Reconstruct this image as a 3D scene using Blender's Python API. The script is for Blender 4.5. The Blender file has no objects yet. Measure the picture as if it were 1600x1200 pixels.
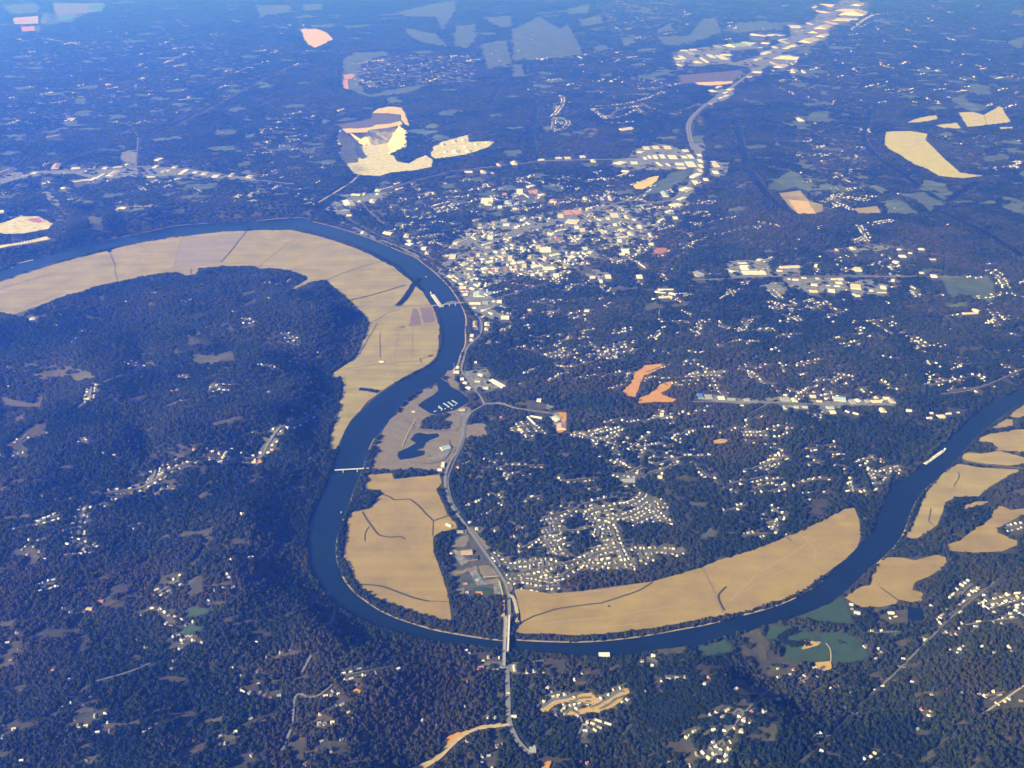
# ---------------------------------------------------------------- plan data
# Survey points are read off the photograph in its own pixels and put on the ground by the camera geometry below.
def PX(s, ox=0, oy=0, k=1.0):
    return [(ox + float(a) / k, oy + float(b) / k) for a, b in (q.split(',') for q in s.split())]

RIVER_N = PX('-320,500 -60,440 0,424 40,408 85,395 155,377.5 205,367 240,360 270,352.5 325,349 400,345.5 437,341 472,340 481,344 '
 '487,346 525,355 560,366 590,377 620,391 650,402 660,411 675,422 690,436 705,451 715,467 725,485 729,500 727,515 728,540 '
 '720,552 716,570 710,577 695,587 689,590 677,601 660,608 645,615 625,632 615,650 600,667 585,685 575,705 570,725 562,747 552,770 545,792 535,815 529,832 526,850 526,870 530,887 '
 '535,900 542,912 555,927 575,942 595,955 620,966 650,976 680,985 720,992 750,997 785,1001 807,1000 837,1002 900,1004 950,1001 '
 '1000,995 1050,986 1100,977 1125,971 1162,961 1200,951 1230,940 1262,925 1285,907 1305,885 1330,865 1347,845 1360,837 1370,820 '
 '1375,800 1385,775 1392,757 1415,747 1435,730 1447,722 1465,700 1482,687 1507,660 1535,637 1562,622 1600,605 1660,578 1900,470')
RIVER_S = PX('-320,519 -60,455 0,439 37,425 82,410 125,399 162,389 187,384 225,376 262,370 300,367 350,362 400,359 450,358 482,361 512,369 '
 '550,380 575,391 600,404 625,417 645,436 660,450 670,470 677,480 685,492 691,512 692,532 685,557 675,570 645,585 617,600 595,615 '
 '580,627 562,645 547,660 537,680 530,700 523,716 515,740 508,760 500,778 490,796 484,815 480,837 480,862 483,887 490,900 500,915 510,930 525,945 '
 '550,963 575,974 600,983 625,990 660,1000 700,1008 750,1011 800,1015 850,1021 900,1026 955,1027 990,1025 1015,1018 1050,1013 1090,1006 1132,995 '
 '1155,988 1200,976 1230,969 1260,958 1295,945 1317,926 1347,901 1370,881 1390,864 1407,844 1417,822 1425,797 1437,774 1455,757 1475,739 1495,719 '
 '1510,702 1527,682 1545,667 1570,649 1600,629 1660,602 1900,492')
BASIN = PX('1030,90 1120,150 1160,200 1260,250 1380,340 1390,380 1320,430 1200,490 1080,520 970,545 900,530 850,500 740,430 820,370 940,300 1000,240 980,160 930,120 960,70', 560, 580, 8)
POND = PX('500,1010 620,960 720,900 650,860 700,790 760,770 860,790 990,780 1010,820 900,860 840,900 820,960 720,990 840,1000 820,1050 680,1090 520,1110 490,1060', 560, 580, 8)
POND2 = PX('875,195 970,205 970,270 935,295 870,270', 1200, 900, 4)
CREEKS = [('1150,185 1160,240 1172,270 1190,295 1215,322 1250,337', 26), ('1362,170 1353,195 1347,215 1358,235 1385,255 1415,275 1450,302 1480,318 1500,300 1530,285', 24),
 ('822,147 835,160 837,175 827,212 835,240', 24), ('547,62 530,77 517,100 520,125 527,147 550,155', 26), ('484,343 500,328 522,307 527,302 545,292', 22),
 ('1470,330 1500,345 1540,362 1600,402', 20), ('782,118 777,140 765,165', 18), ('1060,125 1120,180 1190,195', 0)]

FIELDS = [  # name-ish label, colour key, polygon
 ('broad tan harvested field filling the upper river bend', 'tan1', PX('-320,523 -60,458 0,441 37,428 82,414 110,406 165,392 178,389 187,386 225,378 270,371 300,368 350,362 385,361 400,360 460,360 490,367 525,377 560,390 585,401 600,409 615,417 630,430 640,437 '
  '655,452 660,455 670,472 677,480 682,497 687,512 686,537 682,557 670,570 640,585 615,599 610,602 592,615 575,627 560,645 547,659 537,677 527,700 525,705 514,702 517,680 525,660 530,645 531,630 535,615 537,600 533,588 515,592 524,580 530,577 555,560 '
  '565,537 574,517 576,503 565,488 553,476 545,468 535,460 522,450 510,437 487,440 462,452 454,452 480,437 481,436 472,430 450,422 425,419 405,420 395,416 350,416 310,419 307,429 287,431 275,425 240,429 212,435 185,441 155,447 125,456 95,465 70,475 40,487 32,495 20,492 0,488 -60,500 -320,570')),
 ('tan bare field with dark ditches inside the tight river bend', 'tan2', PX('575,742 612,740 616,749 687,742 690,755 682,767 691,785 700,806 712,817 714,826 687,832 677,840 677,862 685,882 691,900 700,930 706,972 680,967 650,957 620,947 590,936 570,924 560,915 552,905 550,892 537,870 540,845 542,820 545,802 560,799 575,795 585,787 597,770 595,765 570,767 572,755')),
 ('long golden curved field along the lower river bank', 'tan2', PX('804,922 815,920 857,928 910,924 960,917 1020,909 1052,900 1087,890 1125,875 1162,864 1200,851 1262,825 1320,796 1335,794 1342,812 1345,840 1340,855 1320,875 1287,899 1260,920 1230,935 1200,944 1170,956 1130,962 1087,970 1025,981 950,990 912,994 862,991 807,990 805,985 815,975 812,955 807,935')),
 ('small tan field at the right edge above the riverside hedge', 'tan3', PX('1620,622 1600,631 1580,645 1576,651 1592,653 1620,645')),
 ('little tan field between riverside hedges near the right edge', 'tan3', PX('1550,669 1560,661 1570,655 1582,656 1582,665 1570,668')),
 ('pale tan field reaching the right edge above the farm lane', 'tan3', PX('1525,689 1537,681 1555,677 1585,672 1630,670 1630,712 1600,707 1575,705 1555,704 1560,700 1547,692')),
 ('narrow tan field just above the straight farm lane', 'tan3', PX('1497,717 1510,707 1532,709 1562,705 1600,715 1630,722 1630,730 1600,725 1575,728 1532,724')),
 ('tapering tan field below the straight farm lane', 'tan3', PX('1497,725 1532,731 1590,734 1592,737 1570,747 1545,762 1530,776 1495,777 1477,785 1472,802 1465,820 1450,832 1432,842 1412,842 1422,825 1435,800 1444,772 1462,752 1482,732')),
 ('slim tan clearing enclosed by riverside woods', 'tan3', PX('1505,796 1507,790 1525,784 1547,784 1532,790')),
 ('forked tan field wrapped around a wooded wedge', 'tan2', PX('1477,852 1500,845 1525,825 1537,820 1547,810 1555,792 1565,791 1580,797 1620,793 1620,800 1600,804 1560,825 1557,832 1590,846 1590,852 1565,862 1525,864 1482,861')),
 ('tan field beside the river above the green meadow', 'tan2', PX('1375,877 1387,871 1412,872 1430,876 1462,867 1477,871 1480,880 1470,890 1450,902 1430,910 1425,922 1442,927 1440,940 1425,942 1405,937 1400,944 1375,949 1345,949 1330,941 1320,934 1340,919 1360,914 1362,900')),
 ('large pale yellow field far off at the upper right', 'pale', PX('1384,206 1420,205 1450,209 1446,219 1462,235 1485,257 1500,270 1535,275 1505,279 1467,275 1450,265 1425,255 1407,242 1387,232 1382,225')),
 ('thin pale yellow strip field above the far large field', 'pale', PX('1415,192 1437,184 1462,180 1465,186 1440,191')),
 ('narrow pale yellow wedge field beside the far field pair', 'pale', PX('1460,196 1495,192 1502,201 1475,200')),
 ('twin lobed pale yellow field at the far right', 'pale', PX('1497,176 1520,175 1537,180 1562,165 1580,191 1542,195 1512,199')),
 ('tiny pale yellow strip at the far right', 'pale', PX('1562,199 1582,198 1582,201 1562,202')),
 ('tan field inside the far creek bend', 'tan1', PX('1217,302 1250,298 1265,315 1285,320 1285,332 1262,333 1247,334 1232,322')),
 ('bright orange tan patch inside the far creek bend', 'gold', PX('1232,312 1262,315 1275,334 1247,334')),
 ('little tan field east of the far creek bend houses', 'tan1', PX('1335,326 1370,322 1377,333 1340,334')),
 ('pair of mauve ploughed plots beside the truss bridge road', 'mauve', PX('645,482 652,482 659,507 639,511')),
 ('mauve ploughed plot nearest the river by the truss bridge', 'mauve', PX('656,481 675,480 680,503 662,506')),
 ('greyish stubble section of the upper field', 'grey', PX('283,372 384,363 346,410 310,416 270,424 275,405')),
]
SOIL = [
 ('raw orange soil clearing curling through central woods', 'orange', PX('985,600 992,582 1007,571 1032,569 1037,572 1022,582 1007,587 1000,600 997,610 992,621 980,619 972,612')),
 ('raw orange graded soil below the curling clearing', 'orange', PX('1030,602 1040,598 1047,597 1049,602 1046,608 1032,615 1042,620 1057,625 1050,629 1025,629 995,631 1000,622 1012,617 1022,610')),
 ('bright orange cleared square in far woods', 'gold2', PX('470,46 495,45 512,52 520,62 505,69 492,75 482,70 475,60')),
 ('orange soil strip beside the far highway', 'gold2', PX('1086,129 1110,128 1146,127 1142,131 1110,134 1090,133')),
 ('brown graded ground above the orange highway strip', 'brownsoil', PX('1060,118 1110,114 1155,110 1162,115 1145,127 1087,128 1065,132')),
 ('orange earth mound beside the far shopping strip', 'gold2', PX('988,289 1000,284 1015,277 1030,275 1026,283 1016,290 1005,296 992,295')),
 ('small reddish soil clearing in mid woods', 'red', PX('1020,392 1026,388 1041,388 1044,394 1034,397 1022,397')),
 ('orange soil yard beside pale warehouse', 'orange', PX('872,645 885,645 885,658 880,661 873,655')),
 ('orange soil rim below pale warehouse', 'orange', PX('868,674 884,669 884,673 872,678')),
 ('ochre building site of the new hillside subdivision', 'ochre', PX('844,1110 850,1102 858,1096 870,1091 885,1090 902,1092 902,1087 912,1084 925,1083 930,1090 942,1094 952,1090 962,1082 972,1077 982,1077 984,1083 975,1090 970,1097 960,1104 948,1110 936,1114 922,1114 908,1117 890,1118 880,1116 892,1111 910,1108 922,1104 925,1101 905,1097 880,1098 866,1103 856,1112 848,1113')),
 ('ochre cut bank along the curving dirt road', 'ochre', PX('784,1130 760,1133 740,1136 722,1145 700,1160 690,1173 676,1187 652,1196 640,1202 664,1202 684,1190 702,1170 726,1150 746,1140 775,1138')),
 ('orange dirt pile beside the curving dirt road', 'orange', PX('689,1162 700,1152 716,1144 722,1147 708,1157 694,1166')),
 ('ochre soil patch at the bottom edge', 'orange', PX('846,1198 855,1190 862,1190 858,1202 845,1204')),
 ('orange dirt lot in lower left woods', 'orange', PX('547,1081 556,1077 565,1079 562,1085 550,1087')),
 ('orange embankment left of the highway bridge', 'ochre', PX('785,940 789,938 789,965 783,964 786,950')),
 ('ochre worn ground under the highway bridge', 'ochre', PX('786,966 797,966 798,990 794,998 784,998 785,980')),
 ('tan gravel loop beside the golden field', 'gravel', PX('795,930 803,932 807,945 810,958 808,968 813,973 805,973 806,960 803,945 800,936')),
 ('brown overburden ground above the quarry', 'brownsoil', PX('210,280 480,240 640,200 650,140 1000,140 1010,230 860,270 640,310 500,330 280,330', 500, 160, 8)),
 ('orange soil tail at far upper quarry', 'gold2', PX('581,177 590,170 606,167 626,168 633,178 637,190 640,198 632,194 627,187 626,179 606,177')),
 ('orange quarry ledge', 'gold2', PX('534,201 562,201 580,199 588,195 607,194 626,189 629,195 607,200 575,203 574,207 541,208')),
 ('pale stone quarry yard', 'stone', PX('541,256 560,254 561,247 566,249 590,240 615,243 620,253 640,256 650,249 665,243 676,250 675,261 650,266 610,270 592,275 567,274 555,272 548,265')),
 ('pale stone yard of the quarry plant', 'stone', PX('677,230 690,222 705,218 730,211 733,222 760,221 772,222 765,229 740,238 720,243 700,246 680,248 672,243')),
 ('pale gravel yard at left edge', 'stone', PX('-20,350 0,350 32,338 62,339 82,350 75,358 38,365 10,366 -20,360')),
 ('reddish soil crest of left gravel yard', 'red', PX('40,344 62,339 76,346 60,349')),
 ('pale gravel bar near left edge', 'stone', PX('-20,386 28,380 72,370 82,375 55,380 5,388 -20,392')),
 ('orange and grey graded lots at top left', 'gravel', PX('20,28 60,25 60,37 22,38')),
 ('orange soil spot at top left', 'orange', PX('28,31 37,30 37,36 30,36')), ('orange soil patch at top left', 'orange', PX('33,42 52,41 55,48 34,50')),
 ('brown soil in creek loop', 'orange', PX('534,125 543,124 545,140 537,138')), ('orange soil dot', 'orange', PX('536,117 550,115 556,118 548,124 538,123')),
 ('ochre clearing near the hill', 'ochre', PX('1110,691 1125,686 1138,688 1132,693 1115,694')),
 ('bare lot west of farm buildings', 'ochre', PX('1272,1036 1298,1034 1300,1046 1286,1050 1276,1044')),
 ('bare yard round the red barn', 'ochre', PX('1252,1014 1262,1002 1283,1004 1278,1009 1256,1016')),
 ('orange lot left bank', 'orange', PX('392,720 408,718 410,724 396,726')),
 ('brown cut hillside at left edge', 'brownsoil', PX('0,620 30,628 55,632 60,615 67,620 62,637 30,636 0,632')),
]
GRASS = [('mid', PX('706,840 742,830 786,898 793,932 712,930 703,880')), ('dry', PX('578,736 588,700 600,668 625,640 660,610 688,600 700,622 735,640 724,667 720,690 705,715 692,737'))]
def _g(kind, ox, oy, k, *polys):
    for p in polys:
        GRASS.append((kind, PX(p, ox, oy, k)))
_g('far', 400, 0, 4, '850,80 1120,20 1180,100 1000,110', '1120,20 1260,0 1240,90 1160,190 1120,120', '1240,160 1370,150 1380,230 1330,300 1230,290', '1400,280 1570,250 1600,400 1450,430', '1410,110 1600,100 1600,170 1500,165',
   '590,330 800,320 840,345 650,390 640,520 700,590 950,540 1080,530 920,590 700,610 560,560 530,510 540,380', '0,30 210,30 220,70 20,110', '280,30 420,20 420,60 290,70', '920,170 1130,210 1200,290 1050,270 960,230', '230,110 340,90 330,105 240,118', '330,155 500,150 480,172 350,175', '550,165 740,145 690,165 570,180')
_g('far', 800, 0, 4, '330,60 500,20 480,80 350,90', '400,130 560,90 570,140 430,170', '0,180 180,100 300,180 350,150 430,300 440,350 0,380', '0,400 60,400 90,480 0,480', '900,190 1000,140 1020,190 920,210',
   '920,230 1100,220 1180,120 1270,110 1310,200 1180,250 1000,285 940,280', '720,490 1000,440 960,470 750,500', '1320,190 1420,140 1600,130 1600,190 1400,210', '500,290 590,280 600,310 520,320', '670,240 760,220 770,270 690,290', '780,310 910,290 900,315 800,330', '1140,850 1200,850 1190,890 1130,890')
_g('far', 1200, 0, 4, '1140,620 1220,590 1270,640 1380,660 1340,690 1190,670', '1250,520 1400,540 1380,600 1260,580', '1490,260 1600,220 1600,310 1520,290', '1510,70 1600,60 1600,100 1520,90', '230,760 250,710 380,690 390,770', '1330,980 1480,960 1490,1000 1360,1020', '940,1190 980,1120 1110,1150 1130,1200', '0,1150 140,1060 220,1100 230,1170 0,1200', '180,310 260,290 270,330 200,340', '-40,145 90,140 100,190 0,190', '370,285 560,295 540,310 380,305')
_g('far', 1200, 300, 4, '720,60 800,30 900,100 940,140 740,130', '810,10 1160,0 1000,130 930,60', '1450,80 1600,60 1600,150 1500,120', '1070,560 1100,520 1330,530 1370,500 1440,660 1380,690 1200,640 1150,690', '20,570 80,560 110,620 30,630', '530,500 600,500 600,530 520,530', '960,480 1120,490 1100,500 980,500', '1100,705 1240,690 1250,720 1130,730')
_g('far', 0, 0, 4, '0,30 240,20 240,80 60,90', '320,20 660,20 640,70 330,100', '250,80 450,80 470,130 260,160', '450,610 550,620 540,650 470,650', '750,950 830,940 850,1010 760,1040', '0,740 90,740 80,755 0,755', '120,160 260,160 240,200 130,195')
_g('mid', 0, 300, 4, '1170,900 1250,870 1330,950 1180,970', '1190,1010 1340,1020 1450,990 1480,1060 1230,1080', '1480,640 1600,610 1600,640 1500,655', '1490,690 1600,670 1600,710 1520,715', '1500,830 1600,830 1590,850 1510,850', '900,700 950,685 960,715 930,725', '130,790 200,760 260,785 200,805', '600,650 650,640 660,670 610,690', '540,150 650,160 640,240 560,240', '900,1060 960,1060 970,1085 900,1085')
_g('olive', 0, 300, 4, '430,1140 540,1120 610,1160 460,1190'); _g('brown', 0, 300, 4, '180,1140 440,1100 400,1160 200,1150')
_g('brown', 0, 600, 4, '20,390 200,260 290,240 280,310 60,420', '0,830 190,815 200,840 0,860', '0,920 200,870 230,890 20,930', '670,150 900,60 920,90 800,110', '860,310 960,270 960,290 880,315', '330,530 420,510 560,490 430,530', '80,225 150,180 160,215 90,240', '440,965 545,945 545,975 450,985', '470,1030 560,1010 560,1030 480,1045', '370,885 430,870 430,885 375,895')
_g('olive', 0, 600, 4, '70,420 150,380 190,420 170,470 90,460', '1300,250 1500,200 1530,230 1330,270', '1220,450 1350,430 1360,460 1220,470', '0,650 60,635 50,660 0,675', '480,130 540,110 545,130 490,145')
_g('olive', 400, 600, 4, '180,640 270,620 310,650 265,720 260,800 245,700 255,660 200,655')
_g('green', 0, 900, 4, '1140,230 1200,205 1330,200 1280,240 1160,265', '1115,320 1190,310 1280,330 1180,365 1110,350')
_g('brown', 0, 900, 4, '1430,310 1560,265 1580,280 1440,330', '720,930 900,890 880,930 730,960', '1010,990 1150,930 1180,960 1030,1000', '1200,915 1400,880 1380,930 1220,950', '1140,1080 1290,1030 1280,1090 1200,1110', '330,405 480,340 560,310 580,320 420,380', '500,800 620,770 630,790 520,815', '0,300 110,265 100,290 0,330', '600,195 770,125 790,138 650,200', '0,560 100,540 100,580 20,575', '470,1060 560,1050 590,1090 500,1090', '1300,1080 1380,1020 1390,1050 1340,1095', '230,65 330,40 350,55 270,80', '440,910 490,905 480,950 450,940')
_g('green', 1200, 900, 4, '180,260 470,135 500,200 530,305 380,290 270,275', '-10,320 110,310 240,330 260,360 440,350 540,380 600,440 630,510 560,540 400,540 330,545 110,530 80,500 100,450 30,400 -10,390')
_g('olive', 1200, 900, 4, '610,640 690,590 730,650 690,670', '575,70 600,70 660,200 740,370 700,370 620,190', '690,250 880,200 870,290 800,310 730,320', '1280,790 1450,740 1560,700 1600,680 1640,680 1640,840 1480,850 1380,860 1320,830', '1480,300 1600,260 1600,340 1520,330', '760,420 900,385 880,430 790,470', '0,560 100,580 130,640 40,650 0,620', '820,580 880,545 960,550 900,590', '1380,60 1420,40 1440,70 1400,90', '640,200 780,190 700,230 660,235', '150,640 210,630 220,680 160,700', '0,920 50,930 60,990 20,1080 0,1080', '930,1170 1040,1100 1060,1130 990,1170')
_g('olive', 800, 900, 4, '870,468 1080,442 1090,490 900,500', '1400,380 1540,330 1600,400 1600,530 1560,520 1480,430', '1040,520 1130,530 1120,550 1050,535', '1380,640 1500,660 1400,690', '1280,1060 1420,1010 1430,1040 1300,1090', '1240,830 1340,800 1300,850')
_g('green', 800, 900, 4, '1150,460 1330,400 1370,440 1360,480 1170,500')
_g('dry', 560, 580, 8, '450,590 600,590 700,700 700,740 600,830 570,920 420,970 290,960 380,800', '170,1120 350,1010 480,1000 500,1120 300,1180', '480,520 640,400 760,310 980,230 940,300 800,380 700,420 560,510', '520,540 740,440 900,540 760,640 690,640 600,590', '1100,740 1180,600 1280,600 1240,750', '820,960 1000,830 1120,830 1160,900 1130,1040 900,1120 700,1130 840,1050', '1080,60 1180,40 1230,120 1290,250 1180,200', '1380,650 1600,660 1600,820 1330,830 1330,720', '1100,0 1160,0 1230,60 1080,60')
_g('dry', 680, 800, 8, '180,400 400,280 440,340 380,430 180,460', '160,770 530,680 520,720 360,760 180,830', '540,690 690,670 780,800 600,840', '260,970 370,950 370,1040 250,1040', '620,860 790,830 800,890 640,910', '400,190 480,300 640,480 700,470 520,250 430,180', '860,840 960,900 960,1000 920,1000')
_g('green', 680, 800, 8, '480,950 600,930 700,960 720,1010 690,1050 500,1050 470,1000', '320,860 470,850 480,900 340,900')
_g('far', 640, 200, 8, '860,830 1000,770 1100,830 1000,870', '1120,740 1340,720 1330,790 1120,800', '360,640 560,580 600,600 400,650', '390,700 560,690 540,750 420,770', '1030,1050 1170,1060 1170,1100 1020,1100', '800,640 950,630 930,680 820,680')
_g('far', 940, 200, 8, '400,900 560,790 740,640 900,540 1130,530 1090,600 940,700 800,780 560,850', '1130,130 1200,90 1270,100 1270,170 1180,190', '600,460 700,490 690,500 600,480')
_g('mid', 800, 300, 4, '400,500 500,450 500,500 560,500 430,520', '810,720 870,680 960,720 830,750', '980,705 1110,680 1100,710 1000,730')
_g('mid', 800, 600, 4, '0,130 120,105 200,130 250,170 100,160', '620,590 680,560 740,550 760,590 660,610', '1100,740 1240,740 1200,780 1130,770', '1160,960 1240,900 1300,940 1200,990', '400,610 560,610 550,620 420,620')
_g('mid', 1200, 600, 4, '950,470 990,450 980,480', '1130,40 1250,20 1400,0 1380,15 1150,50', '1480,690 1600,650 1600,700', '1500,950 1600,900 1600,970')
PAVED = [PX('695,425 690,402 720,362 800,338 900,325 1000,318 1050,325 1015,368 960,395 925,408 880,428 790,440 735,462')] + [PX(p, *o) for o, ps in (
 ((680, 340, 8), ['100,420 300,280 460,200 720,130 1000,110 1400,60 1600,20 1600,130 1400,180 1000,260 720,380 560,440 330,440', '520,470 760,390 1000,330 1300,240 1560,180 1600,420 1500,560 1560,640 1300,700 900,640 640,680 520,600', '100,600 330,560 480,640 560,900 720,1000 800,1080 420,1130 330,1000 200,760']),
 ((840, 300, 8), ['0,560 150,420 330,330 600,240 880,200 1020,260 1030,370 620,360 600,480 350,560 620,720 500,740 200,620', '900,420 1150,420 1200,560 1040,640 920,640', '0,640 200,660 280,820 430,940 230,1080 0,1060', '480,1010 720,960 900,1020 880,1090 640,1080']),
 ((660, 460, 8), ['520,960 800,930 870,1040 1050,1140 900,1180 640,1190 560,1050', '600,60 1000,80 880,190 1080,310 900,340 740,250 640,200', '620,330 690,330 700,450 620,470', '560,700 700,640 850,590 860,610 650,660']),
 ((940, 200, 8), ['320,380 400,270 580,230 760,200 950,250 1160,380 1290,400 1260,580 1170,700 1100,650 1170,500 900,520 620,540 100,470 150,400', '960,720 1090,730 1180,760 1050,900 940,1010 800,960 960,880', '1350,430 1600,430 1560,620 1350,600', '1100,200 1300,180 1290,280 1200,380 1130,260']),
 ((1040, 0, 5.333), ['50,440 280,400 480,370 760,360 760,400 530,420 560,520 740,480 900,390 960,340 1040,300 1020,200 1160,210 1300,100 1450,0 1620,0 1620,150 1380,220 1350,310 1230,380 1120,340 960,450 1110,500 1000,580 860,540 780,620 660,560 480,540 100,560', '400,760 560,720 570,790 480,840 360,870 430,780']),
 ((1080, 340, 5), ['260,380 300,340 600,320 640,460 380,470 330,480', '650,390 850,380 860,450 680,450', '700,470 1190,470 1240,580 900,600 740,540', '1040,270 1250,230 1400,220 1540,220 1580,260 1280,270', '1240,500 1360,480 1540,530 1530,600 1260,610', '500,540 640,500 760,580 700,620']),
 ((1080, 580, 5), ['40,220 160,190 460,230 680,200 830,250 680,250 400,260', '900,220 1080,240 1240,220 1400,230 1580,220 1590,270 1300,270 1160,290 1040,340 1020,310', '710,270 900,260 920,300 720,300']),
 ((0, 220, 5), ['-60,300 0,280 100,250 220,240 420,230 560,235 800,230 1000,210 1300,215 1500,240 1760,270 2000,290 2000,310 1700,290 1420,270 1200,280 900,290 760,310 600,270 400,260 250,280 100,320 -60,340', '300,360 390,390 480,500 450,530 380,480', '540,310 740,290 740,310 560,335', '930,90 1060,70 1070,180 960,160']),
 ((680, 800, 8), ['220,470 320,500 420,630 330,680 260,580', '420,740 520,730 600,860 660,910 520,930 480,840', '730,910 810,900 820,1030 740,1040', '260,230 400,230 390,280 270,270']),
 ((720, 940, 10.667), ['390,1040 700,1010 740,1173 480,1173 400,1110', '760,1050 960,1050 930,1173 780,1173']),
 ((560, 580, 8), ['860,1060 1050,1040 1180,990 1100,1070 920,1120', '1190,530 1290,590 1270,610 1200,570', '1220,510 1330,500 1380,540 1300,560']),
 ((400, 300, 4), ['430,110 510,50 600,60 590,130 540,150', '520,20 860,0 780,60 640,70', '500,170 620,220 760,290 900,340 1060,420 1160,480 1220,560 1280,640 1340,700 1360,760 1300,660 1200,560 1080,440 880,350 640,255']),
 ((840, 600, 6.667), ['135,310 210,300 220,400 300,400 300,440 180,470', '1160,330 1400,330 1330,370 1160,370', '840,980 1030,960 1030,1010 860,1030', '100,200 180,240 140,280 80,260']),
 ((0, 0, 4), ['320,20 660,20 640,70 560,80 480,110 360,130 360,100']),
 ) for p in ps]
PATCH = [('blue', PX('88,27 112,21 116,27 98,32')), ('blue', PX('140,8 165,8 158,16 138,15')),
 ('track', PX('500,1000 580,1000 600,1030 580,1050 570,1020 510,1020', 680, 800, 8)), ('track', PX('350,890 400,890 410,915 350,920', 680, 800, 8)),
 ('track', PX('1150,815 1210,815 1215,850 1150,850', 640, 200, 8)), ('track', PX('330,230 560,230 540,280 330,290', 840, 300, 8)), ('track', PX('1480,790 1600,770 1600,830 1490,820', 640, 200, 8))]
# ditches and hedge banks across the fields: polyline, width m, kind
DITCH = [(PX(a), w, k) for a, w, k in (
 ('385,362 365,387 346,410', 11, 'd'), ('507,439 550,422 575,414 597,409', 9, 'd'), ('400,369 418,375 450,380 462,374', 6, 'd'), ('450,381 425,400 405,417', 4, 'd'),
 ('595,521 640,514 685,505', 5, 'l'), ('540,577 590,570 660,564', 5, 'd'), ('572,508 590,500 605,489 625,484', 6, 'd'), ('562,555 575,530 590,505', 5, 'd'), ('594,520 594,560', 4, 'd'), ('645,513 643,562', 4, 'l'), ('622,520 616,565', 3, 'l'), ('657,560 658,568', 5, 'd'), ('655,562 677,556', 7, 'd'),
 ('170,391 176,405 181,418', 6, 'd'), ('178,420 184,440', 4, 'd'), ('0,452 40,440 90,425', 4, 'd'), ('283,372 270,424', 5, 'l'), ('40,480 100,457', 5, 'd'), ('299,420 299,428', 8, 'd'), ('460,390 510,400 520,425', 5, 'm'), ('490,392 515,398', 8, 'm'),
 ('597,773 610,777 615,782 640,780 655,792 677,815 700,806', 8, 'd'), ('677,815 676,838', 4, 'd'), ('566,800 575,815 592,837 607,840 627,839 633,843', 8, 'd'), ('577,823 570,833 570,846', 5, 'd'), ('642,852 650,862 658,873', 4, 'm'), ('555,913 595,916 620,925 647,935 670,940', 9, 'd'), ('670,940 702,941', 4, 'd'),
 ('815,973 835,963 870,952 910,946 940,943 965,935 1000,923 1020,910', 7, 'd'), ('1098,888 1104,900 1116,925 1130,958', 7, 'l'), ('1132,955 1124,940 1122,930 1135,917', 8, 'd'), ('1140,940 1180,900 1260,850', 8, 'm'), ('850,975 950,965 1090,940', 5, 'm'), ('900,985 1000,975', 5, 'm'), ('1150,930 1230,890 1310,850', 5, 'm'), ('860,935 1000,915', 5, 'm'),
 ('1270,885 1290,893', 6, 'l'), ('1250,835 1275,860 1272,885', 10, 'm'), ('1497,738 1500,745 1490,760', 4, 'd'), ('1532,731 1560,745 1500,777', 4, 'm'), ('1455,795 1450,815 1462,825', 4, 'd'), ('1545,822 1557,832', 5, 'm'), ('1375,918 1405,940', 5, 'd'),
 ('1430,212 1445,240 1480,265', 5, 'm'), ('1400,215 1440,222', 4, 'm'), ('1538,181 1542,195', 7, 'd'), ('950,947 953,949', 12, 'd'))]
HEDGE = [(PX(a), w) for a, w in (('541,471 575,463 610,453 633,446', 16), ('622,478 630,470 640,455 648,442 655,436', 34), ('562,609 580,611 590,613', 26), ('385,361 392,358', 30), ('168,390 172,394', 30),
 ('1500,719 1540,727 1600,733', 0), ('1262,1006 1230,1008 1215,995 1245,985', 30), ('625,512 632,511', 10), ('670,557 676,555', 9), ('1310,1003 1322,1005', 22), ('595,403 597,409', 14))]
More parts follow.
